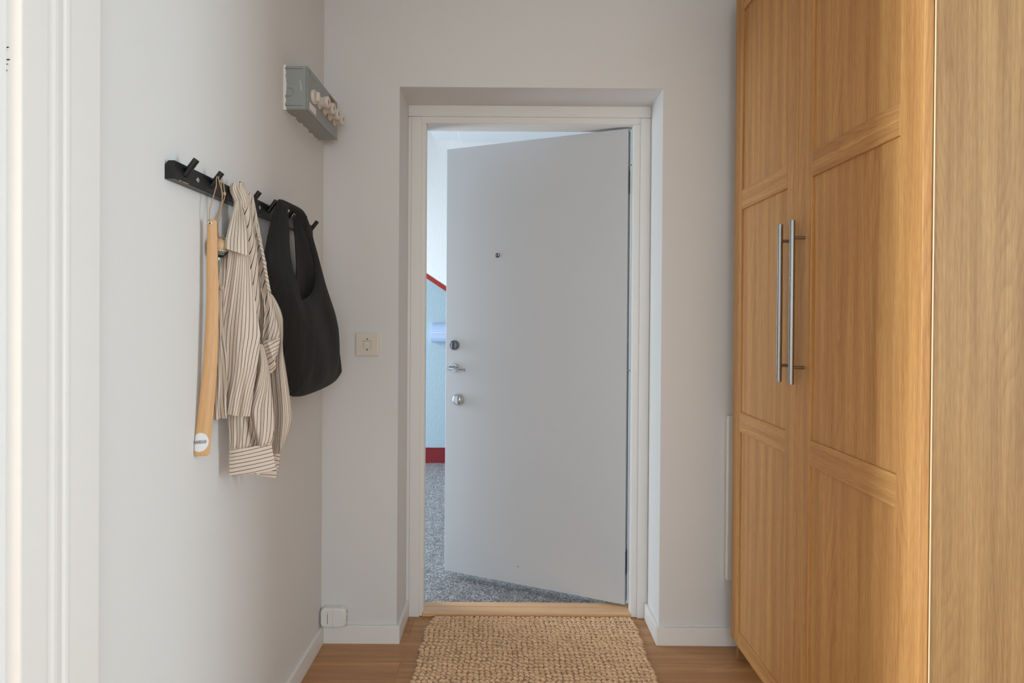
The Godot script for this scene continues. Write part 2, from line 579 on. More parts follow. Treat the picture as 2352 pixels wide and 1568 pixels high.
func stairwell() -> void:
	struct("floor_landing", "grey speckled stone-like landing floor beyond the front door", "floor", MB.new().box(Vector3(-3.0, -0.15, -2.9), Vector3(2.0, 0.0, -0.30)), M.speckle)
	# back wall: white above, pale blue below a sloping red line
	var zb := -2.88
	var line := func(x: float) -> float: return 1.637 + (x + 0.737) * (-0.118 / 0.180)
	var up := PackedVector2Array([Vector2(-3.0, line.call(-3.0)), Vector2(0.9, line.call(0.9)), Vector2(2.0, line.call(0.9)), Vector2(2.0, 4.7), Vector2(-3.0, 4.7)])
	var dn := PackedVector2Array([Vector2(-3.0, -0.1), Vector2(2.0, -0.1), Vector2(2.0, line.call(0.9)), Vector2(0.9, line.call(0.9)), Vector2(-3.0, line.call(-3.0))])
	var t := Transform3D(Basis.IDENTITY, Vector3(0, 0, zb - 0.2))
	var w := struct("wall_stairwell_back", "rough stairwell wall, white above and pale blue below", "wall", MB.new().prism(up, t, 0.2), M.stair_white)
	put(w, "blue_dado", MB.new().prism(dn, t, 0.2).mesh(), M.stair_blue)
	var band := PackedVector2Array([Vector2(-3.0, line.call(-3.0) - 0.022), Vector2(0.9, line.call(0.9) - 0.022), Vector2(0.9, line.call(0.9) + 0.022), Vector2(-3.0, line.call(-3.0) + 0.022)])
	struct("trim_2", "red sloping band painted on the stairwell wall", "band", MB.new().prism(band, Transform3D(Basis.IDENTITY, Vector3(0, 0, zb - 0.001)), 0.004), M.red)
	var bb := struct("baseboard_stairwell", "dark red baseboard of the stairwell wall", "baseboard", MB.new().box(Vector3(-2.9, 0, zb), Vector3(1.9, 0.118, zb + 0.016), 0.002), M.red_dark)
	put(bb, "cap", MB.new().box(Vector3(-2.9, 0.118, zb), Vector3(1.9, 0.131, zb + 0.009), 0.002).mesh(), M.red_dark)
	struct("wall_stairwell_right", "white side wall of the stairwell", "wall", MB.new().box(Vector3(1.9, 0, -2.88), Vector3(2.0, 4.7, -0.33)), M.stair_white)
	struct("wall_stairwell_left", "white stairwell wall with a window", "wall", hole_wall(-3.2, -3.0, -2.88, -0.33, 4.7, -2.4, -0.7, 0.10, 2.20), M.stair_white)
	window("window_3", "stairwell window, outside the picture on the left", -3.0, -1.0, -2.4, -0.7, 0.10, 2.20)
	struct("wall_stairwell_front", "white stairwell wall above the flat", "wall", MB.new().box(Vector3(-3.0, 2.62, -0.33), Vector3(1.9, 4.7, -0.2)), M.stair_white)
	struct("ceiling_stairwell", "white top of the stairwell", "ceiling", MB.new().box(Vector3(-3.2, 4.7, -3.1), Vector3(2.0, 4.8, -0.2)), M.stair_ceiling)
	var slab := struct("ceiling_landing", "pale underside of the landing above", "ceiling", MB.new().box(Vector3(-0.663, 2.815, -2.88), Vector3(1.9, 3.0, -0.33), 0.004), M.stair_ceiling)
	put(slab, "soffit_panel", MB.new().box(Vector3(-0.442, 2.803, -2.88), Vector3(1.6, 2.815, -2.60), 0.006).mesh(), M.stair_ceiling)
	# rounded metal box on the stairwell wall
	var o := thing("wall_box", "pale blue metal wall box with a rounded lid in the stairwell", "wall box", Vector3(-0.48, 1.054, zb))
	var lid := PackedVector2Array([Vector2(0, 0)])
	for k in 21:
		var a := PI / 2 * k / 20
		lid.append(Vector2(0.085 * cos(a), 0.08 * sin(a)))
	# local x -> +z, local y -> up, extruded along +x
	var bs := Basis(Vector3(0, 0, 1), Vector3(0, 1, 0), Vector3(1, 0, 0))
	part(o, "lid", MB.new().prism(lid, Transform3D(bs, Vector3(-0.668, 1.140, zb)), 0.40), M.metal_pale)
	part(o, "lip", MB.new().box(Vector3(-0.674, 1.132, zb), Vector3(-0.26, 1.140, zb + 0.098), 0.002), M.paper)
	var tray := PackedVector2Array([Vector2(0, 0), Vector2(0.05, 0.0), Vector2(0.075, 0.012), Vector2(0.088, 0.035), Vector2(0.09, 0.078), Vector2(0, 0.078)])
	part(o, "tray", MB.new().prism(tray, Transform3D(bs, Vector3(-0.672, 1.054, zb)), 0.41), M.metal_pale)

func front_door() -> void:
	# casing boards on the back of the recess
	var cs := thing("trim_3", "white flat casing around the front door frame", "door casing", Vector3(0.08, 0, -0.2), "structure")
	part(cs, "casing_board", MB.new().box(Vector3(-0.416, 0.0, -0.23), Vector3(-0.372, 2.103, -0.195), 0.002), M.white)
	part(cs, "casing_board", MB.new().box(Vector3(0.545, 0.0, -0.23), Vector3(0.588, 2.103, -0.195), 0.002), M.white)
	part(cs, "casing_board", MB.new().box(Vector3(-0.429, 2.104, -0.23), Vector3(0.588, 2.151, -0.194), 0.002), M.white)
	part(cs, "filler_strip", MB.new().box(Vector3(-0.429, 0.0, -0.24), Vector3(-0.416, 2.103, -0.199), 0.001), M.white)
	# frame with a rebate for the leaf
	var fr := thing("trim_4", "white rebated frame of the front door", "door frame", Vector3(0.08, 0, -0.26), "structure")
	part(fr, "jamb", MB.new().box(Vector3(-0.43, 0.0, -0.33), Vector3(-0.378, 2.1, -0.238)).box(Vector3(-0.40, 0.0, -0.243), Vector3(-0.355, 2.078, -0.203), 0.003), M.white)
	part(fr, "jamb", MB.new().box(Vector3(0.5265, 0.0, -0.335), Vector3(0.589, 2.1, -0.238)).box(Vector3(0.518, 0.0, -0.243), Vector3(0.56, 2.078, -0.203), 0.003), M.white)
	part(fr, "head", MB.new().box(Vector3(-0.429, 2.085, -0.33), Vector3(0.588, 2.152, -0.238)).box(Vector3(-0.405, 2.0782, -0.243), Vector3(0.565, 2.12, -0.203), 0.003), M.white)
	part(fr, "strike_plate", MB.new().box(Vector3(-0.3785, 0.86, -0.275), Vector3(-0.3765, 1.16, -0.255), 0.0005), M.steel)
	for y in [0.21, 1.85]:
		part(fr, "hinge_plate", MB.new().box(Vector3(0.5245, y - 0.045, -0.27), Vector3(0.5268, y + 0.045, -0.245), 0.0005), M.dark_metal)
	var th := thing("threshold", "pale oak threshold with a dark groove under the front door", "threshold", Vector3(0.08, 0, -0.24))
	part(th, "sill", MB.new().box(Vector3(-0.36, 0.0, -0.2495), Vector3(0.523, 0.021, -0.196), 0.004, 0, Vector2(0.3, 0.2)), M.threshold)
	part(th, "sill", MB.new().box(Vector3(-0.378, 0.0, -0.292), Vector3(0.540, 0.021, -0.2515), 0.003, 0, Vector2(0.7, 0.9)), M.threshold)
	part(th, "seal", MB.new().box(Vector3(-0.36, 0.0, -0.252), Vector3(0.523, 0.017, -0.249)), M.black)

	var o := thing("door_1", "grey-white front door standing ajar, opening outwards to the stairwell", "door", Vector3(0.512, 0, -0.24), "structure")
	o.rotation.y = -0.393
	var L := 0.8877
	var lf := put(o, "leaf", MB.new().box(Vector3(-L, 0.034, -0.052), Vector3(-0.010, 2.075, 0), 0.002).mesh(), M.leaf)
	put(lf, "dent", MB.new().ball(Vector3(-0.5024, 0.1167, 0.0), Vector3(0.0035, 0.002, 0.0007), 8, Basis(Vector3.BACK, -0.5)).mesh(), M.chip)
	put(lf, "dent", MB.new().ball(Vector3(-0.333, 0.76, 0.0), Vector3(0.0015, 0.0015, 0.0005), 8).mesh(), M.chip)
	var out := func(s: float, y: float, d := 0.0) -> Transform3D: return Transform3D(Basis(Vector3.RIGHT, PI / 2), Vector3(-s, y, d))
	# peephole
	put(o, "peephole", MB.new().lathe([[0.011, 0], [0.011, 0.003], [0.009, 0.005], [0.009, 0.005], [0.0065, 0.0045], [0.0065, 0.002], [0.0, 0.002]], 20, out.call(0.616, 1.554)).mesh(), M.dark_metal)
	# upper lock with a thumb turn
	var tt := put(o, "thumb_turn", MB.new().lathe([[0.0235, 0], [0.0235, 0.010], [0.022, 0.0125], [0.022, 0.0125], [0.020, 0.0125], [0.0195, 0.018], [0.018, 0.019], [0.018, 0.019], [0.0, 0.019]], 28, out.call(0.838, 1.130)).mesh(), M.dark_metal)
	put(tt, "grip", MB.new().box(Vector3(-0.842, 1.112, 0.018), Vector3(-0.834, 1.148, 0.030), 0.003).mesh(), M.dark_metal)
	# lever
	var lv := put(o, "lever_handle", MB.new().lathe([[0.0215, 0], [0.0215, 0.006], [0.019, 0.009], [0.019, 0.009], [0.012, 0.010], [0.010, 0.012], [0.010, 0.04]], 28, out.call(0.838, 1.021)).mesh(), M.chrome)
	var path := []
	var rad := []
	for k in 13:
		var q := k / 12.0
		path.append(Vector3(-0.848 + 0.085 * q, 1.021 - 0.006 * q, 0.047 - 0.012 * q * q))
		rad.append(0.0085 - 0.0020 * sin(q * PI) - 0.001 * q)
	put(lv, "lever", MB.new().tube(path, rad, 14).mesh(), M.chrome)
	# round knob below
	var kb := put(o, "lock_knob", MB.new().lathe([[0.029, 0], [0.029, 0.007], [0.027, 0.009], [0.027, 0.009], [0.025, 0.009], [0.0255, 0.014], [0.024, 0.021], [0.019, 0.0255], [0.010, 0.0275], [0.0, 0.028]], 32, out.call(0.815, 0.869)).mesh(), M.chrome)
	put(kb, "rivet", MB.new().ball(Vector3(-0.822, 0.869, 0.0275), Vector3(0.002, 0.002, 0.001), 8).mesh(), M.dark_metal)
	# edge fittings on the hinge side
	for y in [0.21, 1.85]:
		put(o, "hinge", MB.new().box(Vector3(-0.011, y - 0.05, -0.04), Vector3(-0.0075, y + 0.05, -0.004), 0.0008).mesh(), M.dark_metal)
	for y in [1.04, 1.92]:
		put(o, "security_pin", MB.new().lathe([[0.006, 0], [0.003, 0.004], [0.0028, 0.016], [0.005, 0.020], [0.0, 0.020]], 12, Transform3D(Basis(Vector3.BACK, -PI / 2), Vector3(-0.010, y, -0.010))).mesh(), M.steel)

# ---------------------------------------------------------------- wardrobe
func wardrobe() -> void:
	var o := thing("wardrobe", "tall oak wardrobe with two framed doors on the right", "wardrobe", Vector3(1.15, 0, 0.59))
	var xf := 0.834
	var xc := 0.8544
	var top := 2.45
	part(o, "side_panel", MB.new().box(Vector3(xc, 0.0, 1.072), Vector3(1.44, top, 1.092), 0.0006, 1, Vector2(-0.79, 0.05)), M.oak_side_dimmed)
	part(o, "edge_highlight", MB.new().box(Vector3(xc, 0.0, 1.0921), Vector3(xc + 0.0026, top, 1.0934), 0.0004), M.edge_highlight, "pale strip painted as a lit panel edge")  # thin pale strip added to paint the light on the panel bevel
	part(o, "side_panel", MB.new().box(Vector3(xc, 0.0, 0.088), Vector3(1.44, top, 0.108), 0.0012, 1, Vector2(0.4, 1.0)), M.oak_side_dimmed)
	part(o, "top_panel", MB.new().box(Vector3(xc, top - 0.02, 0.1081), Vector3(1.44, top, 1.0719), 0.001, 2), M.oak_side_dimmed)
	part(o, "back_panel", MB.new().box(Vector3(1.432, 0.08, 0.1081), Vector3(1.44, top - 0.021, 1.0719), 0.0), M.oak_side_dimmed)
	part(o, "base_panel", MB.new().box(Vector3(xc, 0.062, 0.1081), Vector3(1.4319, 0.08, 1.0719), 0.001, 2), M.oak_side_dimmed)
	part(o, "plinth", MB.new().box(Vector3(xc + 0.035, 0.0, 0.1081), Vector3(xc + 0.05, 0.061, 1.0719), 0.001, 2, Vector2(0.2, 0.3)), M.oak)
	part(o, "shelf", MB.new().box(Vector3(xc + 0.03, 1.68, 0.1081), Vector3(1.43, 1.70, 1.0719), 0.001, 2), M.oak_side_dimmed)
	var yb := 0.077
	var yt := 2.447
	var doors := [[0.087, 0.5705, 0.155, 0.5055, 0.540], [0.5725, 1.092, 0.650, 1.018, 0.615]]
	for i in 2:
		var d: Array = doors[i]
		var dr := Node3D.new()
		dr.name = "door"
		o.add_child(dr, true)
		dr.set_meta("label", ["oak framed door next to the end wall", "oak framed door nearest the viewer"][i])
		var w := -o.position
		var x1 := xf + 0.020
		var rn := func(long := 2.4) -> Vector2: return Vector2(rng.randf() * 2.0, rng.randf() * (2.58 - long))
		var add := func(called: String, mb: MB, m: Material) -> void: put(dr, called, mb.mesh(), m, w)
		add.call("stile", MB.new().box(Vector3(xf, yb, d[0]), Vector3(x1, yt, d[2]), 0.0016, 1, rn.call()), M.oak)
		add.call("stile", MB.new().box(Vector3(xf, yb, d[3]), Vector3(x1, yt, d[1]), 0.0016, 1, rn.call()), M.oak)
		for q in [[yb, 0.134], [0.855, 0.927], [1.656, 1.727], [2.372, yt]]:
			add.call("rail", MB.new().box(Vector3(xf + 0.0003, q[0], d[2] + 0.0002), Vector3(x1, q[1], d[3] - 0.0002), 0.0014, 2, rn.call(0.4)), M.oak)
		for q in [[0.134, 0.855], [0.927, 1.656], [1.727, 2.372]]:
			add.call("panel", MB.new().box(Vector3(xf + 0.0065, q[0] - 0.004, d[2] - 0.004), Vector3(x1 - 0.004, q[1] + 0.004, d[3] + 0.004), 0.0, 1, Vector2(-d[2] + 0.02 + 0.09 * rng.randf(), rng.randf() * 1.8)), M.oak)
		var hb := MB.new()
		var hx := 0.798
		var hz: float = d[4]
		hb.tube([Vector3(hx, 1.077, hz), Vector3(hx, 1.0775, hz), Vector3(hx, 1.5405, hz), Vector3(hx, 1.541, hz)], [0.0074, 0.008, 0.008, 0.0074], 20)
		for y in [1.125, 1.492]:
			hb.tube([Vector3(hx, y, hz), Vector3(xf + 0.001, y, hz)], 0.0048, 14)
		put(dr, "bar_handle", hb.mesh(), M.steel, w, "brushed steel bar handle")

# ---------------------------------------------------------------- rug
func rug() -> void:
	var x0 := -0.330
	var x1 := 0.522
	var z0 := -0.184
	var z1 := 1.12
	var o := thing("jute_rug", "natural jute rug of chunky braids lying before the front door", "rug", Vector3((x0 + x1) / 2, 0, (z0 + z1) / 2))
	part(o, "backing", MB.new().box(Vector3(x0 + 0.012, 0.0005, z0 + 0.006), Vector3(x1 - 0.012, 0.007, z1 - 0.006)), M.twine)
	var cols := 44
	var px := (x1 - x0) / cols
	var pz := 0.0198
	var drift := noise(0.9, 21)
	var tone := noise(1.6, 25)
	for k in cols:
		var b := MB.new()
		b.tinted = true
		var n := int((z1 - z0) / pz)
		for i in n:
			var z := z0 + (i + 0.5) * pz + rng.randf_range(-0.002, 0.002) + 0.008 * drift.get_noise_2d(k * 0.25, i * 0.15) * clampf(i * 0.2, 0, 1)
			var edge := 0.0
			if i < 5:
				edge = 0.020 * pow((5.0 - i) / 5.0, 2.0) * (1.0 if k < 4 else 0.0) * (4 - k) / 4.0
			var x := x0 + (k + 0.5) * px + rng.randf_range(-0.0018, 0.0018) + edge + 0.006 * drift.get_noise_2d(k * 0.1 + 40.0, i * 0.22)
			var y := 0.0075 + rng.randf_range(-0.0005, 0.0015)
			var s := 1.0 + 0.12 * tone.get_noise_2d(k * 0.2, i * 0.2) + rng.randf_range(-0.08, 0.08)
			b.tint = Color(s, s * rng.randf_range(0.965, 1.0), s * rng.randf_range(0.92, 1.0))
			for q in 3:
				var along := Basis(Vector3.UP, rng.randf_range(0.25, 0.75) * (1.0 if (i + q) % 2 == 0 else -1.0)) * Basis(Vector3.BACK, rng.randf_range(-0.25, 0.25))
				var w := rng.randf_range(0.9, 1.15)
				b.ball(Vector3(x + [-0.0028, 0.0030, 0.0][q] + rng.randf_range(-0.001, 0.001), y + [0.0, 0.0004, 0.0016][q] + rng.randf_range(-0.0008, 0.0008), z + [-0.0045, 0.0035, -0.0005][q]), Vector3(0.0102, 0.0056, 0.0050) * w, 8, along)
				b.tint = Color(b.tint.r, b.tint.g, b.tint.b) * rng.randf_range(0.93, 1.05)
		part(o, "braid", b, M.jute)

# ---------------------------------------------------------------- coat rack and what hangs on it
const RACK_X := -0.70
const PEGS := [1.011, 0.899, 0.793, 0.688, 0.572, 0.435, 0.325, 0.207]

func coat_rack() -> void:
	var o := thing("coat_rack", "black wooden peg rail with slanted pegs on the left wall", "coat rack", Vector3(-0.722, 1.544, 0.618))
	var rail := MB.new()
	# profile with cut upper corner at the wall side, extruded along z
	var prof := PackedVector2Array([Vector2(-0.722, 1.5445), Vector2(-0.7012, 1.5445), Vector2(-0.70, 1.5457), Vector2(-0.70, 1.582), Vector2(-0.7012, 1.5832), Vector2(-0.714, 1.5832), Vector2(-0.722, 1.574)])
	rail.prism(prof, Transform3D(Basis.IDENTITY, Vector3(0, 0, 0.184)), 0.868)
	part(o, "rail", rail, M.black_wood)
	var wear := MB.new()
	for q in [[-0.7003, 1.0, 0.028], [-0.7003, 1.027, 0.012]]:
		wear.box(Vector3(-0.7014, 1.5446, q[1]), Vector3(-0.6998, 1.5459, q[1] + q[2] * 0.8))
	part(o, "worn_edge", wear, M.raw_wood, "bare wood showing at the worn edge")
	var dir := Vector3(0.60, 0.80, 0).normalized()
	var pm := MB.new().tube([-dir * 0.004, dir * 0.002, dir * 0.0375, dir * 0.0385], [0.0068, 0.0068, 0.0068, 0.0058], 18).mesh()
	for z in PEGS:
		put(o, "peg", pm, M.black_wood, Vector3(RACK_X, 1.565, z) - o.position)
	for z in [0.961, 0.632, 0.27]:
		var sc := put(o, "screw", MB.new().lathe([[0.0058, 0.0], [0.0058, 0.0006], [0.004, 0.0014], [0.002, 0.0010], [0.0, 0.0006]], 16, Transform3D(Basis(Vector3.BACK, -PI / 2), Vector3.ZERO)).mesh(), M.chrome, Vector3(RACK_X, 1.5633, z) - o.position)
		sc.set_meta("label", "silver screw head")

func twine(path: Array, r := 0.0011) -> MB:
	var c := Curve3D.new()
	for p in path:
		c.add_point(p)
	for i in range(1, path.size() - 1):
		var d: Vector3 = (path[i + 1] - path[i - 1]) * 0.2
		c.set_point_in(i, -d)
		c.set_point_out(i, d)
	var pts := []
	var n := 28
	for i in n + 1:
		pts.append(c.sample_baked(c.get_baked_length() * i / n))
	return MB.new().tube(pts, r, 7)

var horn_rows: Array = [[-0.693,1.4831,0.912,0.0101],[-0.6928,1.4467,0.912,0.0111],[-0.6926,1.386,0.912,0.0122],[-0.6912,1.305,0.912,0.0132],[-0.6914,1.224,0.915,0.0142],[-0.6936,1.1433,0.918,0.0151],[-0.6974,1.0731,0.922,0.0161],[-0.7011,1.0133,0.926,0.0165],[-0.7039,0.9689,0.93,0.0165],[-0.7047,0.9373,0.932,0.016]]

func horn_at(s: float) -> Array:
	var m := horn_rows.size() - 1
	var k := clampi(int(s * m), 0, m - 1)
	var f := s * m - k
	var a: Array = horn_rows[k]
	var b: Array = horn_rows[k + 1]
	var p0: Array = horn_rows[maxi(k - 1, 0)]
	var p3: Array = horn_rows[mini(k + 2, m)]
	var q := []
	for i in 4:
		q.append(cubic_interpolate(a[i], b[i], p0[i], p3[i], f))
	return q

func horn_point(s: float, u: float, lift := 0.0) -> Vector3:
	var q := horn_at(s)
	var wide := Vector3(0.94, 0, -0.34)
	var out := Vector3(0.34, 0, 0.94)
	var w: float = q[3]
	return Vector3(q[0], q[1], q[2]) + wide * (w * u) + out * (0.0045 * sqrt(maxf(0.0, 1.0 - pow(absf(u), 3.0))) - 0.004 + lift)

func shoehorn() -> void:
	var o := thing("shoehorn", "long curved beech shoehorn hanging on twine from the coat rack", "shoehorn", Vector3(horn_rows[9][0], horn_rows[9][1], horn_rows[9][2]))
	var rows := []
	var us := []
	var n := 46
	for i in n + 3:
		var s := clampf(float(i - 1) / n, 0.0, 1.0)
		var sh := 0.0 if (i == 0 or i == n + 2) else 1.0
		var endr := minf(s, 1.0 - s)
		var nar := 1.0
		if s > 0.965:
			nar = 0.72 + 0.28 * sqrt(maxf(0.0, 1.0 - pow((s - 0.965) / 0.035, 2.0)))
		elif s < 0.01:
			nar = 0.85 + 0.15 * s / 0.01
		var row := PackedVector3Array()
		var ur := PackedVector2Array()
		var q := horn_at(s)
		var mid := horn_point(s, 0.0, -0.003)
		for k in 25:
			var a := PI - TAU * k / 24.0
			var u := cos(a)
			var p := horn_point(s, u * nar)
			if sin(a) < 0.0:
				p = horn_point(s, u * nar, -0.0035 * sqrt(maxf(0.0, 1.0 - u * u)) - 0.001)
			row.append(mid.lerp(p, sh))
			ur.append(Vector2(u * q[3] + 0.2, q[1]))
		rows.append(row); us.append(ur)
	part(o, "blade", MB.new().grid(rows, us, true), M.beech)
	# eyelet
	var e := horn_point(0.038, -0.45, 0.0)
	var bs := Basis(Quaternion(Vector3.UP, Vector3(0.34, 0, 0.94).normalized()))
	part(o, "eyelet", MB.new().lathe([[0.0022, 0.0002], [0.0026, 0.0012], [0.0040, 0.0012], [0.0046, 0.0002]], 18, Transform3D(bs, e)), M.chrome)
	part(o, "eyelet_hole", MB.new().lathe([[0.0, 0.0006], [0.0024, 0.0006]], 16, Transform3D(bs, e)), M.black)
	var pg := Vector3(-0.685, 1.578, PEGS[1])
	part(o, "twine_loop", twine([e + Vector3(0, 0, 0.001), e + Vector3(0.001, 0.03, 0.003), Vector3(-0.684, 1.56, PEGS[1] + 0.012), pg + Vector3(0, 0.006, 0.0085), pg + Vector3(0, 0.0105, 0), pg + Vector3(0.002, 0.002, -0.0085), Vector3(-0.680, 1.53, PEGS[1] - 0.009), Vector3(-0.681, e.y + 0.012, e.z - 0.008), e + Vector3(0.003, 0.001, -0.009)]), M.twine)
	# round sticker near the tip
	var rows2 := []
	var us2 := []
	for i in 7:
		var row := PackedVector3Array()
		var ur := PackedVector2Array()
		for k in 29:
			var a := TAU * k / 28.0
			var r := i / 6.0
			row.append(horn_point(0.893 - 0.062 * r * sin(a), maxf(-0.33 + 1.12 * r * cos(a), -0.985), 0.0004))
			ur.append(Vector2(r * cos(a), r * sin(a)))
		rows2.append(row); us2.append(ur)
	var st := part(o, "sticker", MB.new().grid(rows2, us2, true, Vector3(0.34, 0, 0.94)), M.paper, "round white price sticker with handwritten figures")
	var f := SystemFont.new()
	f.font_names = PackedStringArray(["Droid Sans"])
	f.font_italic = true
	var tm := TextMesh.new()
	tm.text = "W850"
	tm.font = f
	tm.font_size = 32
	tm.pixel_size = 0.00031
	tm.depth = 0.0003
	var lt := put(st, "writing", tm, M.black, horn_point(0.888, -0.27, 0.0012))
	lt.basis = Basis(Vector3(0.94, 0, -0.34), Vector3(0.0, 1, 0), Vector3(0.34, 0, 0.94)) * Basis(Vector3.BACK, 0.04)

func ball_charm() -> void:
	var p: Array = [-0.6957,1.4249,0.875]
	var at := Vector3(p[0], p[1], p[2])
	var o := thing("wooden_ball_charm", "small wooden ball hanging on twine behind the shoehorn", "ball charm", at)
	part(o, "ball", MB.new().ball(at, Vector3.ONE * 0.0205, 28), M.ball)
	# woven cup under the ball
	var cup := MB.new()
	for k in 22:
		var path := []
		for i in 7:
			var b := 1.95 + 1.1 * i / 6.0
			var a := TAU * k / 22.0 + (0.25 if i % 2 == 0 else -0.05)
			path.append(at + Vector3(cos(a) * sin(b), cos(b), sin(a) * sin(b)) * 0.0216 + Vector3(0, -0.004, 0))
		cup.tube(path, 0.0010, 5)
	part(o, "woven_net", cup, M.black)
	part(o, "cup", MB.new().lathe([[0.0195, -0.010], [0.0178, -0.0145], [0.0135, -0.0205], [0.006, -0.0245], [0.0, -0.0255]], 24, Transform3D(Basis.IDENTITY, at)), M.paper)
	part(o, "clasp", MB.new().tube([at + Vector3(0, -0.024, 0), at + Vector3(0.001, -0.033, 0.001)], [0.003, 0.0018], 10), M.chrome)
	var pg := Vector3(-0.685, 1.578, PEGS[1])
	part(o, "twine_loop", twine([at + Vector3(0, 0.018, 0), Vector3(at.x - 0.004, at.y + 0.06, at.z + 0.006), pg + Vector3(0.010, -0.035, -0.013), pg + Vector3(0.007, 0.002, -0.008), pg + Vector3(0.004, 0.0125, 0.0), pg + Vector3(0.004, 0.002, 0.0095), pg + Vector3(0.008, -0.032, -0.006), Vector3(at.x - 0.001, at.y + 0.05, at.z + 0.002), at + Vector3(0.002, 0.018, 0.002)]), M.twine)
	part(o, "knot", MB.new().ball(pg + Vector3(0.010, -0.030, -0.010), Vector3(0.0035, 0.005, 0.0035), 10), M.twine)
	var ends := MB.new()
	var tp := at + Vector3(0.003, 0.021, 0.003)
	for q in [Vector3(0.012, 0.006, 0.0), Vector3(0.010, -0.002, 0.004), Vector3(0.007, -0.008, 0.006), Vector3(0.011, 0.001, -0.004)]:
		ends.tube([tp, tp + q * 0.5 + Vector3(0, 0.001, 0), tp + q], 0.0008, 5)
	part(o, "frayed_ends", ends, M.twine)

# a piece of cloth hung between a left and a right edge; rows run downwards
func sheet(rows: Array, bulge: float, folds: Array, stripes: float, slant: float, sideways := false, thick := 0.003, nu := 40, nv := 60, thin_top := 1.0, thin_end := 1.0) -> MB:
	var m := rows.size() - 1
	var pr := []
	var ur := []
	for j in nv + 3:
		var vv := clampf(float(j - 1) / nv, 0.0, 1.0)
		var flat := j == 0 or j == nv + 2
		var k := clampi(int(vv * m), 0, m - 1)
		var f := vv * m - k
		var q := []
		for i in 6:
			q.append(cubic_interpolate(rows[k][i], rows[k + 1][i], rows[maxi(k - 1, 0)][i], rows[mini(k + 2, m)][i], f))
		var a := Vector3(q[0], q[1], q[2])
		var b := Vector3(q[3], q[4], q[5])
		var chord := b - a
		var out := Vector3(-chord.z, 0, chord.x).normalized()
		var r := PackedVector3Array()
		var u := PackedVector2Array()
		var full := minf(1.0, thin_top + 5.0 * vv) * minf(1.0, thin_end + 5.0 * (1.0 - vv))
		for side in 2:
			for i in nu + 1:
				var uu := float(i) / nu if side == 0 else 1.0 - float(i) / nu
				var d := bulge * sin(PI * uu)
				for fo in folds:
					if fo.size() == 5:  # a ridge or valley [height, where at the top, where at the bottom, width, how it grows downwards]
						d += fo[0] * exp(-pow((uu - lerpf(fo[1], fo[2], vv)) / fo[3], 2.0)) * pow(vv, fo[4])
					elif fo.size() == 6:  # gathers that deepen downwards
						d += fo[0] * sin(TAU * (fo[1] * uu + fo[2] + fo[3] * vv)) * pow(vv, fo[4]) * minf(1.0, 5.0 * minf(uu, 1.0 - uu) + fo[5])
					else:
						d += fo[0] * sin(TAU * (fo[1] * uu + fo[2] + fo[3] * vv)) * minf(1.0, 5.0 * minf(uu, 1.0 - uu) + 0.25)
				var th := thick * (0.0 if flat else 0.5) * (1.0 if side == 0 else -1.0) * minf(1.0, 0.35 + 6.0 * minf(uu, 1.0 - uu))
				var pp := a + chord * uu + out * (d + th) * full
				pp.x = maxf(pp.x, -0.7195 + (0.002 if side == 0 else 0.0))
				r.append(pp)
				var ss := uu * stripes + slant * vv
				if sideways:
					u.append(Vector2(vv * stripes + slant * uu, uu * 6.0))
				else:
					u.append(Vector2(ss, vv * 8.0))
		r.append(r[0]); u.append(u[0])
		pr.append(r); ur.append(u)
	return MB.new().grid(pr, ur, true)

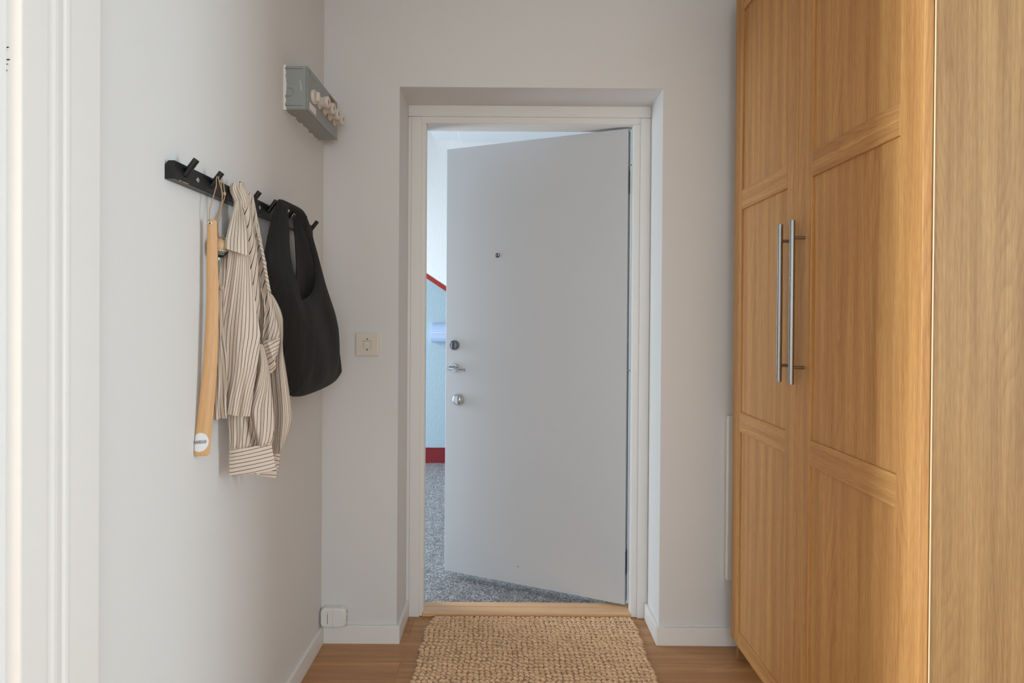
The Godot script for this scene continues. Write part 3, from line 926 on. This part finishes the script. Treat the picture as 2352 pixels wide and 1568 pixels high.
func shirt() -> void:
	var o := thing("striped_shirt", "cream cotton shirt with thin dark stripes hanging from the coat rack", "shirt", Vector3(-0.66, 0.95, 0.80))
	var st: Material = M.stripes
	part(o, "hanging_fold", sheet([[-0.6955,1.5892,0.815,-0.6743,1.5962,0.79],[-0.6987,1.5795,0.815,-0.6709,1.5874,0.79],[-0.6976,1.5687,0.815,-0.6643,1.5743,0.79],[-0.6932,1.5557,0.815,-0.6598,1.5611,0.79],[-0.6877,1.5406,0.815,-0.6575,1.5435,0.79],[-0.6887,1.5189,0.815,-0.6552,1.5215,0.79],[-0.6908,1.5038,0.815,-0.6529,1.5028,0.79]], 0.012, [[0.004, 1.5, 0.2, 0.3], [-0.012, 0.75, 0.45, 0.12, 0.8]], 7.5, -1.0, false, 0.010), st)
	part(o, "collar", sheet([[-0.6834,1.5436,0.822,-0.6718,1.5478,0.812],[-0.6805,1.5239,0.835,-0.6638,1.5268,0.82],[-0.6789,1.5093,0.845,-0.6549,1.51,0.83],[-0.6744,1.4736,0.87,-0.6394,1.4749,0.85],[-0.6748,1.4418,0.882,-0.6298,1.4385,0.862],[-0.6728,1.4183,0.888,-0.6259,1.4022,0.868]], 0.004, [[0.0025, 1.0, 0.1, 0.6], [0.004, 0.75, 0.9, 0.1, 0.0]], 6.6, 0.2), st)
	part(o, "front_panel", sheet([[-0.6776,1.4325,0.865,-0.6404,1.42,0.84],[-0.6795,1.3907,0.865,-0.6371,1.3913,0.84],[-0.6836,1.3488,0.865,-0.6305,1.3455,0.84],[-0.6917,1.2859,0.865,-0.6217,1.2901,0.84],[-0.6957,1.2439,0.865,-0.6141,1.2433,0.84],[-0.6945,1.2083,0.865,-0.6096,1.2081,0.84],[-0.6891,1.1738,0.865,-0.6127,1.1729,0.84],[-0.6847,1.1297,0.865,-0.6178,1.1281,0.84],[-0.6846,1.0941,0.865,-0.6241,1.0917,0.84],[-0.6876,1.0605,0.865,-0.6271,1.064,0.84],[-0.6895,1.0248,0.865,-0.6344,1.0137,0.84]], 0.012, [[0.004, 1.0, 0.55, 0.35], [0.0022, 2.6, 0.1, 0.9], [-0.014, 0.52, 0.05, 0.10, 0.6], [0.010, 0.95, 0.72, 0.12, 1.5], [-0.008, 0.75, 0.62, 0.05, 2.5], [0.0016, 6.0, 0.3, 0.6, 2.0, 0.3]], 10.5, 6.0, false, 0.003, 60, 80), st)
	part(o, "inner_panel", sheet([[-0.698,1.4518,0.838,-0.6878,1.4533,0.828],[-0.7008,1.4245,0.843,-0.6874,1.428,0.833],[-0.7006,1.4002,0.852,-0.6862,1.4016,0.84],[-0.6944,1.348,0.875,-0.6817,1.3491,0.86],[-0.6944,1.2854,0.885,-0.686,1.2858,0.868],[-0.6972,1.2234,0.885,-0.6858,1.2231,0.868],[-0.699,1.1613,0.885,-0.6792,1.1604,0.868],[-0.7008,1.0993,0.885,-0.6769,1.0976,0.868],[-0.7038,1.0527,0.885,-0.6788,1.0505,0.868],[-0.7046,1.0123,0.885,-0.6776,1.0138,0.868]], 0.003, [[0.004, 1.5, 0.3, 0.5], [-0.010, 0.8, 0.6, 0.15, 1.0]], 4.5, -3.5), st)
	part(o, "shoulder_panel", sheet([[-0.6628,1.5278,0.815,-0.6608,1.5413,0.79],[-0.6571,1.4823,0.815,-0.6518,1.4863,0.79],[-0.6515,1.4391,0.815,-0.6438,1.4423,0.79],[-0.6492,1.3958,0.815,-0.6381,1.3983,0.79],[-0.6424,1.3416,0.815,-0.6379,1.3432,0.79],[-0.6346,1.2875,0.815,-0.6354,1.2881,0.79],[-0.6279,1.2496,0.815,-0.6353,1.2473,0.79]], 0.006, [[0.001, 1.0, 0.0, 0.5]], 2.2, 8.0, false, 0.003, 30, 50, 1.0, 0.1), st)
	part(o, "back_panel", sheet([[-0.6787,1.5806,0.76,-0.6807,1.5735,0.74],[-0.6706,1.5245,0.76,-0.6679,1.5168,0.74],[-0.6624,1.4685,0.76,-0.654,1.4657,0.74],[-0.6555,1.4236,0.76,-0.6424,1.4168,0.74],[-0.6497,1.3787,0.76,-0.6342,1.369,0.74],[-0.6427,1.3337,0.76,-0.626,1.3235,0.74],[-0.6335,1.2776,0.76,-0.6144,1.2712,0.74],[-0.6366,1.2247,0.76,-0.6028,1.2234,0.74],[-0.6409,1.1819,0.76,-0.6003,1.1892,0.74]], 0.008, [[0.003, 1.2, 0.3, 0.8], [-0.012, 0.35, 0.15, 0.10, 0.5], [0.006, 0.8, 0.6, 0.12, 1.5]], 4.6, 12.0), st)
	part(o, "seam_binding", sheet([[-0.6557,1.4897,0.768,-0.6516,1.4884,0.762],[-0.65,1.4674,0.768,-0.6436,1.4627,0.762],[-0.6386,1.4172,0.768,-0.6321,1.4145,0.762],[-0.6306,1.3692,0.768,-0.6241,1.3674,0.762],[-0.6237,1.3278,0.768,-0.6149,1.3203,0.762]], 0.002, [], 17.0, -0.35, true), st)
	part(o, "inner_lining", sheet([[-0.675,1.4044,0.725,-0.6469,1.4055,0.715],[-0.67,1.3124,0.725,-0.6442,1.313,0.715],[-0.6651,1.2434,0.725,-0.6415,1.2435,0.715],[-0.6602,1.1744,0.725,-0.6389,1.174,0.715]], 0.0, [[0.002, 1.0, 0.0, 0.5]], 4.0, 2.0), st)
	part(o, "back_body", sheet([[-0.6822,1.5038,0.815,-0.6998,1.526,0.685],[-0.6906,1.4388,0.815,-0.6877,1.4553,0.685],[-0.6946,1.3738,0.815,-0.678,1.3847,0.685],[-0.6964,1.2871,0.815,-0.6658,1.2904,0.685],[-0.6938,1.1786,0.815,-0.6581,1.1724,0.685],[-0.688,1.0809,0.815,-0.6577,1.0661,0.685],[-0.6845,1.0267,0.815,-0.6621,1.007,0.685]], 0.006, [[0.004, 2.5, 0.2, 0.4], [0.002, 5.5, 0.1, 0.5]], 20.0, 1.0, false, 0.006, 60, 60), st)
	part(o, "elbow_fold", sheet([[-0.6305,1.1975,0.785,-0.5888,1.2039,0.77],[-0.6271,1.182,0.785,-0.5909,1.1827,0.77],[-0.6237,1.1643,0.785,-0.5953,1.1636,0.77],[-0.6159,1.1422,0.785,-0.6019,1.1412,0.77],[-0.6091,1.1157,0.785,-0.6096,1.1121,0.77]], 0.012, [[0.003, 1.0, 0.2, 0.8], [0.004, 0.3, 0.7, 0.12, 0.0]], 8.0, 2.0, true, 0.010, 40, 60, 0.4, 0.05), st)
	var s1 := part(o, "sleeve", sheet([[-0.6374,1.1898,0.815,-0.624,1.1889,0.79],[-0.6448,1.1355,0.815,-0.6094,1.1338,0.79],[-0.6652,1.0811,0.815,-0.6025,1.0808,0.79],[-0.6997,1.032,0.815,-0.5979,1.0345,0.79],[-0.7017,1.0048,0.815,-0.5955,1.0014,0.79],[-0.6984,0.9722,0.815,-0.5954,0.9704,0.79],[-0.6961,0.9483,0.815,-0.5964,0.9516,0.79],[-0.696,0.9266,0.815,-0.6007,0.935,0.79]], 0.014, [[0.0035, 1.5, 0.62, 0.25], [-0.040, 0.30, 0.60, 0.085, 0.25], [0.0022, 4.5, 0.1, 0.7], [0.0030, 8.0, 0.0, 0.2, 4.0, 0.4]], 14.0, 2.0, false, 0.020, 80, 80, 0.1, 0.6), st)
	part(s1, "cuff", sheet([[-0.6927,0.9303,0.822,-0.5987,0.9383,0.795],[-0.6926,0.9141,0.822,-0.5965,0.9229,0.795],[-0.6926,0.8979,0.822,-0.5931,0.9053,0.795],[-0.6925,0.8795,0.822,-0.5897,0.8887,0.795],[-0.6924,0.8632,0.822,-0.5874,0.8722,0.795]], 0.010, [[0.0022, 0.8, 0.15, 0.4]], 7.5, 1.0, true, 0.004), st)
	part(s1, "cuff_flap", sheet([[-0.6847,0.9055,0.76,-0.6053,0.8981,0.75],[-0.6823,0.8717,0.76,-0.6029,0.8675,0.75],[-0.6778,0.8537,0.76,-0.605,0.8391,0.75]], 0.003, [], 5.0, 0.3, true, 0.003), st)
	var b2: Array = [-0.6313,0.8651,0.79]
	part(s1, "button", MB.new().lathe([[0.0055, 0.0], [0.0055, 0.0015], [0.004, 0.002], [0.0, 0.0016]], 18, Transform3D(Basis(Vector3.RIGHT, PI / 2), Vector3(b2[0], b2[1], b2[2] + 0.006))), M.paper)
	var s2 := part(o, "sleeve", sheet([[-0.6304,1.3216,0.732,-0.6326,1.3177,0.715],[-0.6268,1.2895,0.732,-0.6255,1.29,0.715],[-0.6232,1.2495,0.732,-0.6137,1.246,0.715],[-0.6218,1.1979,0.732,-0.6065,1.1916,0.715],[-0.6273,1.1406,0.732,-0.5958,1.128,0.715],[-0.6236,1.0833,0.732,-0.5875,1.0759,0.715],[-0.6199,1.0259,0.732,-0.5803,1.0237,0.715],[-0.6197,0.9858,0.732,-0.5777,0.9831,0.715],[-0.6206,0.9456,0.732,-0.588,0.9425,0.715],[-0.6216,0.9169,0.732,-0.6006,0.9134,0.715],[-0.6204,0.9008,0.732,-0.6075,0.8982,0.715]], 0.012, [[0.004, 1.4, 0.3, 0.3], [0.0022, 3.6, 0.1, 0.3], [-0.012, 0.1, 0.25, 0.12, 0.3], [0.0020, 5.0, 0.0, 0.1, 4.0, 0.4]], 8.5, -1.0, false, 0.018, 50, 70, 0.05, 0.5), st)
	part(s2, "cuff", sheet([[-0.622,0.9022,0.728,-0.6075,0.8994,0.715],[-0.6208,0.8757,0.728,-0.6108,0.8703,0.715],[-0.6206,0.8469,0.728,-0.6153,0.8424,0.715]], 0.003, [], 6.0, 0.0, true, 0.006), st)
	var b1: Array = [-0.6855,1.3261,0.878]
	part(o, "button", MB.new().lathe([[0.0055, 0.0], [0.0055, 0.0016], [0.004, 0.0022], [0.002, 0.0014], [0.0, 0.0014]], 18, Transform3D(Basis(Vector3.RIGHT, PI / 2 - 0.2), Vector3(b1[0], b1[1], b1[2]))), M.thread)

func bag() -> void:
	var o := thing("tote_bag", "black pleated cloth tote bag hanging from the coat rack", "bag", Vector3(-0.64, 1.02, 0.40))
	var outl := PackedVector2Array()
	for q in [[0.577,1.5987],[0.585,1.5931],[0.5892,1.5846],[0.5936,1.5742],[0.5995,1.5625],[0.6055,1.549],[0.6115,1.5325],[0.6177,1.5108],[0.6264,1.486],[0.635,1.4642],[0.6419,1.4484],[0.6472,1.4358],[0.6492,1.4238],[0.6469,1.4125],[0.6414,1.4017],[0.6341,1.3889],[0.6251,1.3727],[0.6166,1.3542],[0.6102,1.3354],[0.6042,1.3178],[0.5981,1.3001],[0.5916,1.2802],[0.5842,1.2566],[0.5763,1.2307],[0.5686,1.2046],[0.5612,1.1792],[0.5539,1.1536],[0.5469,1.1271],[0.5402,1.0968],[0.5337,1.0656],[0.5287,1.0416],[0.5272,1.0298],[0.5271,1.0256],[0.5225,1.0227],[0.51,1.019],[0.4927,1.0167],[0.4753,1.0153],[0.4594,1.0151],[0.4308,1.0144],[0.4009,1.014],[0.3688,1.0138],[0.3352,1.014],[0.3009,1.0146],[0.2652,1.0156],[0.2288,1.017],[0.195,1.0189],[0.1651,1.0213],[0.1385,1.0243],[0.1161,1.0278],[0.0988,1.0317],[0.0863,1.0362],[0.0774,1.0417],[0.0725,1.0476],[0.0714,1.0545],[0.0722,1.0641],[0.0745,1.0774],[0.0788,1.0933],[0.0843,1.1105],[0.0909,1.1287],[0.0987,1.1481],[0.1076,1.1682],[0.1172,1.1887],[0.1278,1.2099],[0.1414,1.2327],[0.1591,1.2581],[0.1794,1.2848],[0.1999,1.3101],[0.2203,1.3332],[0.2409,1.3549],[0.26,1.3755],[0.2768,1.3949],[0.2922,1.4132],[0.3075,1.4309],[0.3233,1.4487],[0.3389,1.4659],[0.3528,1.4809],[0.3642,1.4922],[0.374,1.5014],[0.3832,1.5109],[0.3916,1.5217],[0.3995,1.5327],[0.4086,1.5433],[0.4203,1.5536],[0.4331,1.5633],[0.4453,1.5715],[0.4534,1.5778],[0.4605,1.5828],[0.4692,1.5874],[0.4852,1.5913],[0.5052,1.5943],[0.5248,1.5965],[0.5438,1.5987],[0.5625,1.6002]]:
		outl.append(Vector2(q[0], q[1]))
	var hole := PackedVector2Array()
	for q in [[0.5384,1.5745],[0.5381,1.5624],[0.5349,1.5447],[0.5322,1.5266],[0.5313,1.5094],[0.5308,1.4917],[0.5298,1.4753],[0.5282,1.4605],[0.5261,1.4469],[0.5236,1.4346],[0.5205,1.4241],[0.517,1.4149],[0.5133,1.4057],[0.5093,1.396],[0.5051,1.3864],[0.5009,1.3765],[0.4968,1.3664],[0.4927,1.3561],[0.4883,1.3457],[0.4836,1.3337],[0.4786,1.3215],[0.4734,1.3131],[0.468,1.3109],[0.4625,1.3125],[0.4534,1.3151],[0.4406,1.3179],[0.4268,1.3217],[0.4136,1.3262],[0.4016,1.3311],[0.3903,1.3366],[0.3807,1.3429],[0.3734,1.3499],[0.368,1.3577],[0.364,1.3664],[0.3613,1.3761],[0.36,1.3868],[0.3602,1.3978],[0.3618,1.409],[0.3648,1.4206],[0.3693,1.4324],[0.3753,1.4445],[0.3827,1.4567],[0.391,1.468],[0.3999,1.4775],[0.4096,1.486],[0.4202,1.4949],[0.4317,1.505],[0.4439,1.5155],[0.4564,1.5252],[0.4651,1.5346],[0.4724,1.5435],[0.4794,1.5509],[0.4858,1.5563],[0.4919,1.5602],[0.4982,1.5636],[0.5049,1.5668],[0.5118,1.5695],[0.5186,1.5717],[0.5262,1.5749],[0.5338,1.5775]]:
		hole.append(Vector2(q[0], q[1]))
	var st := 0.0052
	var lo := outl[0]
	var hi := outl[0]
	for q in outl:
		lo = lo.min(q)
		hi = hi.max(q)
	var nx := int((hi.x - lo.x) / st) + 2
	var ny := int((hi.y - lo.y) / st) + 2
	var near := func(p: Vector2) -> Vector2:
		var best := outl[0]
		var bd := 1e9
		for pl in [outl, hole]:
			for i in pl.size():
				var c := Geometry2D.get_closest_point_to_segment(p, pl[i], pl[(i + 1) % pl.size()])
				var dd := c.distance_squared_to(p)
				if dd < bd:
					bd = dd
					best = c
		return best
	var keep := {}
	for j in ny:
		for i in nx:
			var c := lo + Vector2(i + 0.5, j + 0.5) * st - Vector2(st, st) * 0.5
			if Geometry2D.is_point_in_polygon(c, outl) and not Geometry2D.is_point_in_polygon(c, hole):
				keep[Vector2i(i, j)] = true
	var vid := {}
	var pos := []
	var depth := []
	for cell in keep:
		for q in [Vector2i(0, 0), Vector2i(1, 0), Vector2i(1, 1), Vector2i(0, 1)]:
			var g: Vector2i = cell + q
			if vid.has(g):
				continue
			var whole := true
			for w in [Vector2i(0, 0), Vector2i(-1, 0), Vector2i(-1, -1), Vector2i(0, -1)]:
				if not keep.has(g + w):
					whole = false
			var p := lo + Vector2(g) * st - Vector2(st, st) * 0.5
			var nb: Vector2 = near.call(p)
			var d := p.distance_to(nb)
			if not whole:
				p = nb
				d = 0.0
			vid[g] = pos.size()
			pos.append(p)
			depth.append(d)
	var mb := MB.new()
	for side in 2:
		var k0 := mb.v.size()
		var pts := []
		for i in pos.size():
			var p: Vector2 = pos[i]
			var d: float = depth[i]
			var body := smoothstep(1.45, 1.20, p.y)
			var T := lerpf(0.012, 0.040, body)
			var h := T * (1.0 - exp(-d / lerpf(0.012, 0.045, body)))
			# pleats fan out from the strap
			var cz := 0.40 + (p.x - 0.40) * lerpf(1.25, 0.9, body)
			var rib := 0.0
			var fold := 0.007 * sin(TAU * (p.x * 3.2 + p.y * 1.1 + 0.1)) * body * minf(1.0, d / 0.05) + 0.004 * sin(TAU * (p.x * 6.5 - p.y * 2.0)) * body * minf(1.0, d / 0.05)
			var x := -0.635 + (h + rib + fold if side == 0 else -h * 0.8)
			# the side towards the viewer turns back to the wall
			x -= 0.045 * clampf((p.x - 0.46) / 0.16, 0.0, 1.0)
			x = maxf(x, -0.7190)
			pts.append(Vector3(x, p.y, p.x))
			mb.put(pts[i], Vector3.ZERO, Vector2(cz * 13.0, p.y * 4.0))
		for cell in keep:
			var a: int = vid[cell]
			var b: int = vid[cell + Vector2i(1, 0)]
			var c: int = vid[cell + Vector2i(1, 1)]
			var e: int = vid[cell + Vector2i(0, 1)]
			var g: Vector3 = (pts[c] - pts[a]).cross(pts[e] - pts[b])
			var sg := 1.0 if (g.x > 0.0) == (side == 0) else -1.0
			for q in [a, b, c, e]:
				mb.n[k0 + q] += g * sg
			if sg > 0.0:
				mb.ix.append_array([k0 + a, k0 + c, k0 + b, k0 + a, k0 + e, k0 + c])
			else:
				mb.ix.append_array([k0 + a, k0 + b, k0 + c, k0 + a, k0 + c, k0 + e])
	for i in mb.n.size():
		mb.n[i] = mb.n[i].normalized()
	part(o, "body", mb, M.pleats)
	# back panel seen through the opening between the straps
	var back := PackedVector2Array()
	for q in [[0.4808,1.5718],[0.4767,1.5353],[0.469,1.5097],[0.461,1.4666],[0.4529,1.423],[0.456,1.3755],[0.4405,1.344],[0.4207,1.3051],[0.3809,1.3034],[0.2603,1.3231],[0.2333,1.3845],[0.2529,1.4431],[0.299,1.4973],[0.3513,1.5407],[0.4087,1.5694]]:
		back.append(Vector2(q[0], q[1]))
	var bp := MB.new().prism(back, Transform3D(Basis(Vector3(0, 0, 1), Vector3(0, 1, 0), Vector3(-1, 0, 0)), Vector3(-0.660, 0, 0)), 0.003)
	for i in bp.t.size():
		bp.t[i] = bp.t[i] * Vector2(13.0, 4.0)
	part(o, "back_panel", bp, M.pleats)

# ---------------------------------------------------------------- fixtures
func fuse_box() -> void:
	var x0 := -0.722
	var x1 := -0.646
	var y0 := 1.918
	var y1 := 2.056
	var o := thing("fuse_box", "grey metal fuse box with screw-in fuses high in the corner", "fuse box", Vector3(-0.722, y0, 0.24))
	part(o, "case", MB.new().box(Vector3(x0, y0, 0.080), Vector3(x1 - 0.004, y1, 0.406), 0.003), M.box_grey)
	part(o, "cover", MB.new().box(Vector3(x1 - 0.0038, y0 - 0.001, 0.079), Vector3(x1, y1 + 0.001, 0.407), 0.0015), M.box_grey)
	# folded seams of the end plate
	part(o, "seam", MB.new().box(Vector3(x0 + 0.004, y1 - 0.0105, 0.406), Vector3(x1 - 0.015, y1 - 0.0090, 0.4066)), M.dark_metal)
	part(o, "seam", MB.new().box(Vector3(x0 + 0.004, y0 + 0.0110, 0.406), Vector3(x1 - 0.015, y0 + 0.0122, 0.4066)), M.dark_metal)
	part(o, "knockout", MB.new().lathe([[0.014, 0.0], [0.014, 0.0006], [0.0130, 0.0006], [0.0130, 0.0]], 26, Transform3D(Basis(Vector3.RIGHT, PI / 2), Vector3(x0 + 0.0165, 1.972, 0.406))), M.dark_metal)
	part(o, "knockout_disc", MB.new().lathe([[0.0, 0.0008], [0.0115, 0.0008], [0.0125, 0.0]], 26, Transform3D(Basis(Vector3.RIGHT, PI / 2), Vector3(x0 + 0.0165, 1.972, 0.406))), M.box_grey)
	var smear := PackedVector2Array()
	var edge := []
	for k in 18:
		var y := y0 - 0.002 + (y1 - y0 + 0.004) * k / 17.0
		smear.append(Vector2(x0, y))
		edge.push_front(Vector2(x0 + 0.006 + rng.randf_range(-0.002, 0.004) + (0.006 if k == 17 or k == 0 else 0.0), y))
	smear.append_array(PackedVector2Array(edge))
	part(o, "paint_smear", MB.new().prism(smear, Transform3D(Basis.IDENTITY, Vector3(0, 0, 0.4058)), 0.0012), M.white)
	var under := PackedVector2Array()
	edge = []
	for k in 24:
		var z := 0.09 + 0.31 * k / 23.0
		under.append(Vector2(z, x0))
		edge.push_front(Vector2(z, x0 + 0.006 + rng.randf_range(-0.004, 0.007)))
	under.append_array(PackedVector2Array(edge))
	# local x -> z, local y -> x, extruded downwards
	part(o, "paint_smear", MB.new().prism(under, Transform3D(Basis(Vector3(0, 0, 1), Vector3(1, 0, 0), Vector3(0, 1, 0)), Vector3(0, y0 - 0.0012, 0)), 0.0014), M.white)
	var sc := MB.new()
	for k in 3:
		sc.tube([Vector3(-0.675 + 0.004 * k, 2.014 - 0.003 * k, 0.4062), Vector3(-0.669 + 0.002 * k, 2.0 - 0.004 * k, 0.4062), Vector3(-0.667 + 0.001 * k, 1.976, 0.4062)], 0.0004, 4)
	part(o, "scratch", sc, M.paper)
	# flat blind plug, then four fuse caps
	var bs := Basis(Vector3.BACK, -PI / 2)
	var plug := part(o, "blind_plug", MB.new().lathe([[0.0235, 0.0], [0.0235, 0.006], [0.021, 0.009], [0.021, 0.009], [0.0, 0.009]], 30, Transform3D(bs, Vector3(x1, 1.977, 0.352))), M.porcelain)
	part(plug, "grip", MB.new().box(Vector3(x1 + 0.009, 1.962, 0.345), Vector3(x1 + 0.022, 1.993, 0.358), 0.003), M.porcelain)
	for z in [0.292, 0.232, 0.176, 0.120]:
		var fz := part(o, "fuse", MB.new().lathe([[0.0225, 0.0], [0.0225, 0.003], [0.0205, 0.0045], [0.0205, 0.0045], [0.0165, 0.0045], [0.0165, 0.020], [0.0165, 0.020], [0.0190, 0.0215], [0.0195, 0.0300], [0.0175, 0.0345], [0.0120, 0.0350], [0.0120, 0.0350], [0.0100, 0.032], [0.0, 0.032]], 28, Transform3D(bs, Vector3(x1, 1.982, z))), M.porcelain)
		part(fz, "sight_glass", MB.new().lathe([[0.0, 0.0325], [0.0085, 0.0325]], 20, Transform3D(bs, Vector3(x1, 1.982, z))), M.dark_metal)
		for k in 8:
			var a := TAU * k / 8.0
			part(fz, "rib", MB.new().box(Vector3(x1 + 0.018, 1.982 + cos(a) * 0.0172 - 0.0016, z + sin(a) * 0.0172 - 0.0016), Vector3(x1 + 0.0215, 1.982 + cos(a) * 0.0172 + 0.0016, z + sin(a) * 0.0172 + 0.0016), 0.0006), M.porcelain)
	part(o, "paper_label", MB.new().box(Vector3(x1, 1.925, 0.325), Vector3(x1 + 0.0012, 1.948, 0.388), 0.0003), M.paper)
	part(o, "brown_label", MB.new().box(Vector3(x1, 2.026, 0.120), Vector3(x1 + 0.0012, 2.050, 0.178), 0.0003), M.brown_label)
	part(o, "metal_label", MB.new().box(Vector3(x1, 2.036, 0.325), Vector3(x1 + 0.0010, 2.052, 0.398), 0.0003), M.box_grey)
	part(o, "cover_screw", MB.new().lathe([[0.003, 0.0], [0.0028, 0.001], [0.0, 0.0014]], 14, Transform3D(bs, Vector3(x1 + 0.001, 2.0435, 0.388))), M.dark_metal)

func rounded(w: float, h: float, r: float) -> PackedVector2Array:
	var p := PackedVector2Array()
	for q in [[1, 1, 0.0], [-1, 1, PI / 2], [-1, -1, PI], [1, -1, PI * 1.5]]:
		for k in 7:
			var a: float = q[2] + PI / 2 * k / 6.0
			p.append(Vector2(q[0] * (w / 2 - r) + cos(a) * r, q[1] * (h / 2 - r) + sin(a) * r))
	return p

# a soft-edged slab: outline in x/y, rounded towards +z
func pad(at: Vector3, w: float, h: float, r: float, depth: float, soft: float) -> MB:
	var rows := []
	var us := []
	var ring := rounded(w, h, r)
	var steps := [[0.0, 0.0], [0.0, depth - soft]]
	for k in 6:
		var a := PI / 2 * (k + 1) / 6.0
		steps.append([soft * (1.0 - cos(a)), depth - soft + soft * sin(a)])
	steps.append([minf(w, h) / 2.0, depth])
	for s in steps:
		var row := PackedVector3Array()
		var ur := PackedVector2Array()
		for i in ring.size() + 1:
			var p := ring[i % ring.size()]
			var q := Vector2(p.x * maxf(0.0, 1.0 - s[0] / (w / 2)), p.y * maxf(0.0, 1.0 - s[0] / (h / 2)))
			row.append(at + Vector3(q.x, q.y, s[1]))
			ur.append(p)
		rows.append(row); us.append(ur)
	return MB.new().grid(rows, us, true)

func small_things() -> void:
	# light switch
	var c := Vector3(-0.5475, 1.1555, 0.0)
	var o := thing("light_switch", "cream square light switch on the wall beside the front door", "light switch", c)
	part(o, "plate", pad(c, 0.089, 0.089, 0.003, 0.0095, 0.0035), M.cream)
	part(o, "rocker_gap", MB.new().box(c + Vector3(-0.0150, -0.0134, 0.0090), c + Vector3(0.0152, 0.0136, 0.0097)), M.gap)
	part(o, "rocker", MB.new().box(c + Vector3(-0.0148, -0.0133, 0.009), c + Vector3(0.0142, 0.0125, 0.0128), 0.0012), M.cream)
	for y in [-0.0205, 0.0205]:
		part(o, "screw_hole", MB.new().lathe([[0.0028, 0.0], [0.0026, 0.0006], [0.0, 0.0006]], 14, Transform3D(Basis(Vector3.RIGHT, PI / 2), c + Vector3(0.0, y, 0.0093))), M.chip)
	# white device standing on the baseboard in the corner
	var d := Vector3(-0.6675, 0.1075, 0.0005)
	var e := thing("plug_in_device", "small white rounded device standing on the baseboard in the corner", "device", d + Vector3(0, -0.038, 0))
	var bd := part(e, "shell", pad(d, 0.099, 0.0745, 0.018, 0.032, 0.008), M.white)
	part(bd, "joint", MB.new().box(d + Vector3(-0.0003, -0.036, 0.0300), d + Vector3(0.0003, 0.036, 0.0321)), M.box_grey)
	part(bd, "light_slot", MB.new().box(d + Vector3(-0.0215, -0.022, 0.0312), d + Vector3(-0.0195, 0.017, 0.0323), 0.0004), M.chip)
	part(bd, "indicator", MB.new().ball(d + Vector3(-0.0205, 0.0215, 0.032), Vector3(0.0012, 0.0012, 0.0005), 8), M.chip)
	for y in [-0.012, 0.0, 0.020]:
		part(bd, "port", MB.new().box(d + Vector3(0.0475, y - 0.003, 0.014), d + Vector3(0.0497, y + 0.003, 0.020), 0.0005), M.chip)
	part(bd, "hook", MB.new().ball(d + Vector3(0.028, 0.038, 0.010), Vector3(0.004, 0.0025, 0.003), 10), M.white)
	# white radiator panel showing behind the wardrobe
	var g := Vector3(1.04, 0.574, 0.0)
	var h := thing("wall_panel", "slim white panel on the end wall, mostly hidden by the wardrobe", "panel", g)
	part(h, "panel", pad(g + Vector3(0, 0, 0.006), 0.40, 0.634, 0.006, 0.016, 0.005), M.white)
	part(h, "wall_bracket", MB.new().box(g + Vector3(-0.15, -0.25, 0), g + Vector3(0.15, 0.25, 0.0075)), M.white)
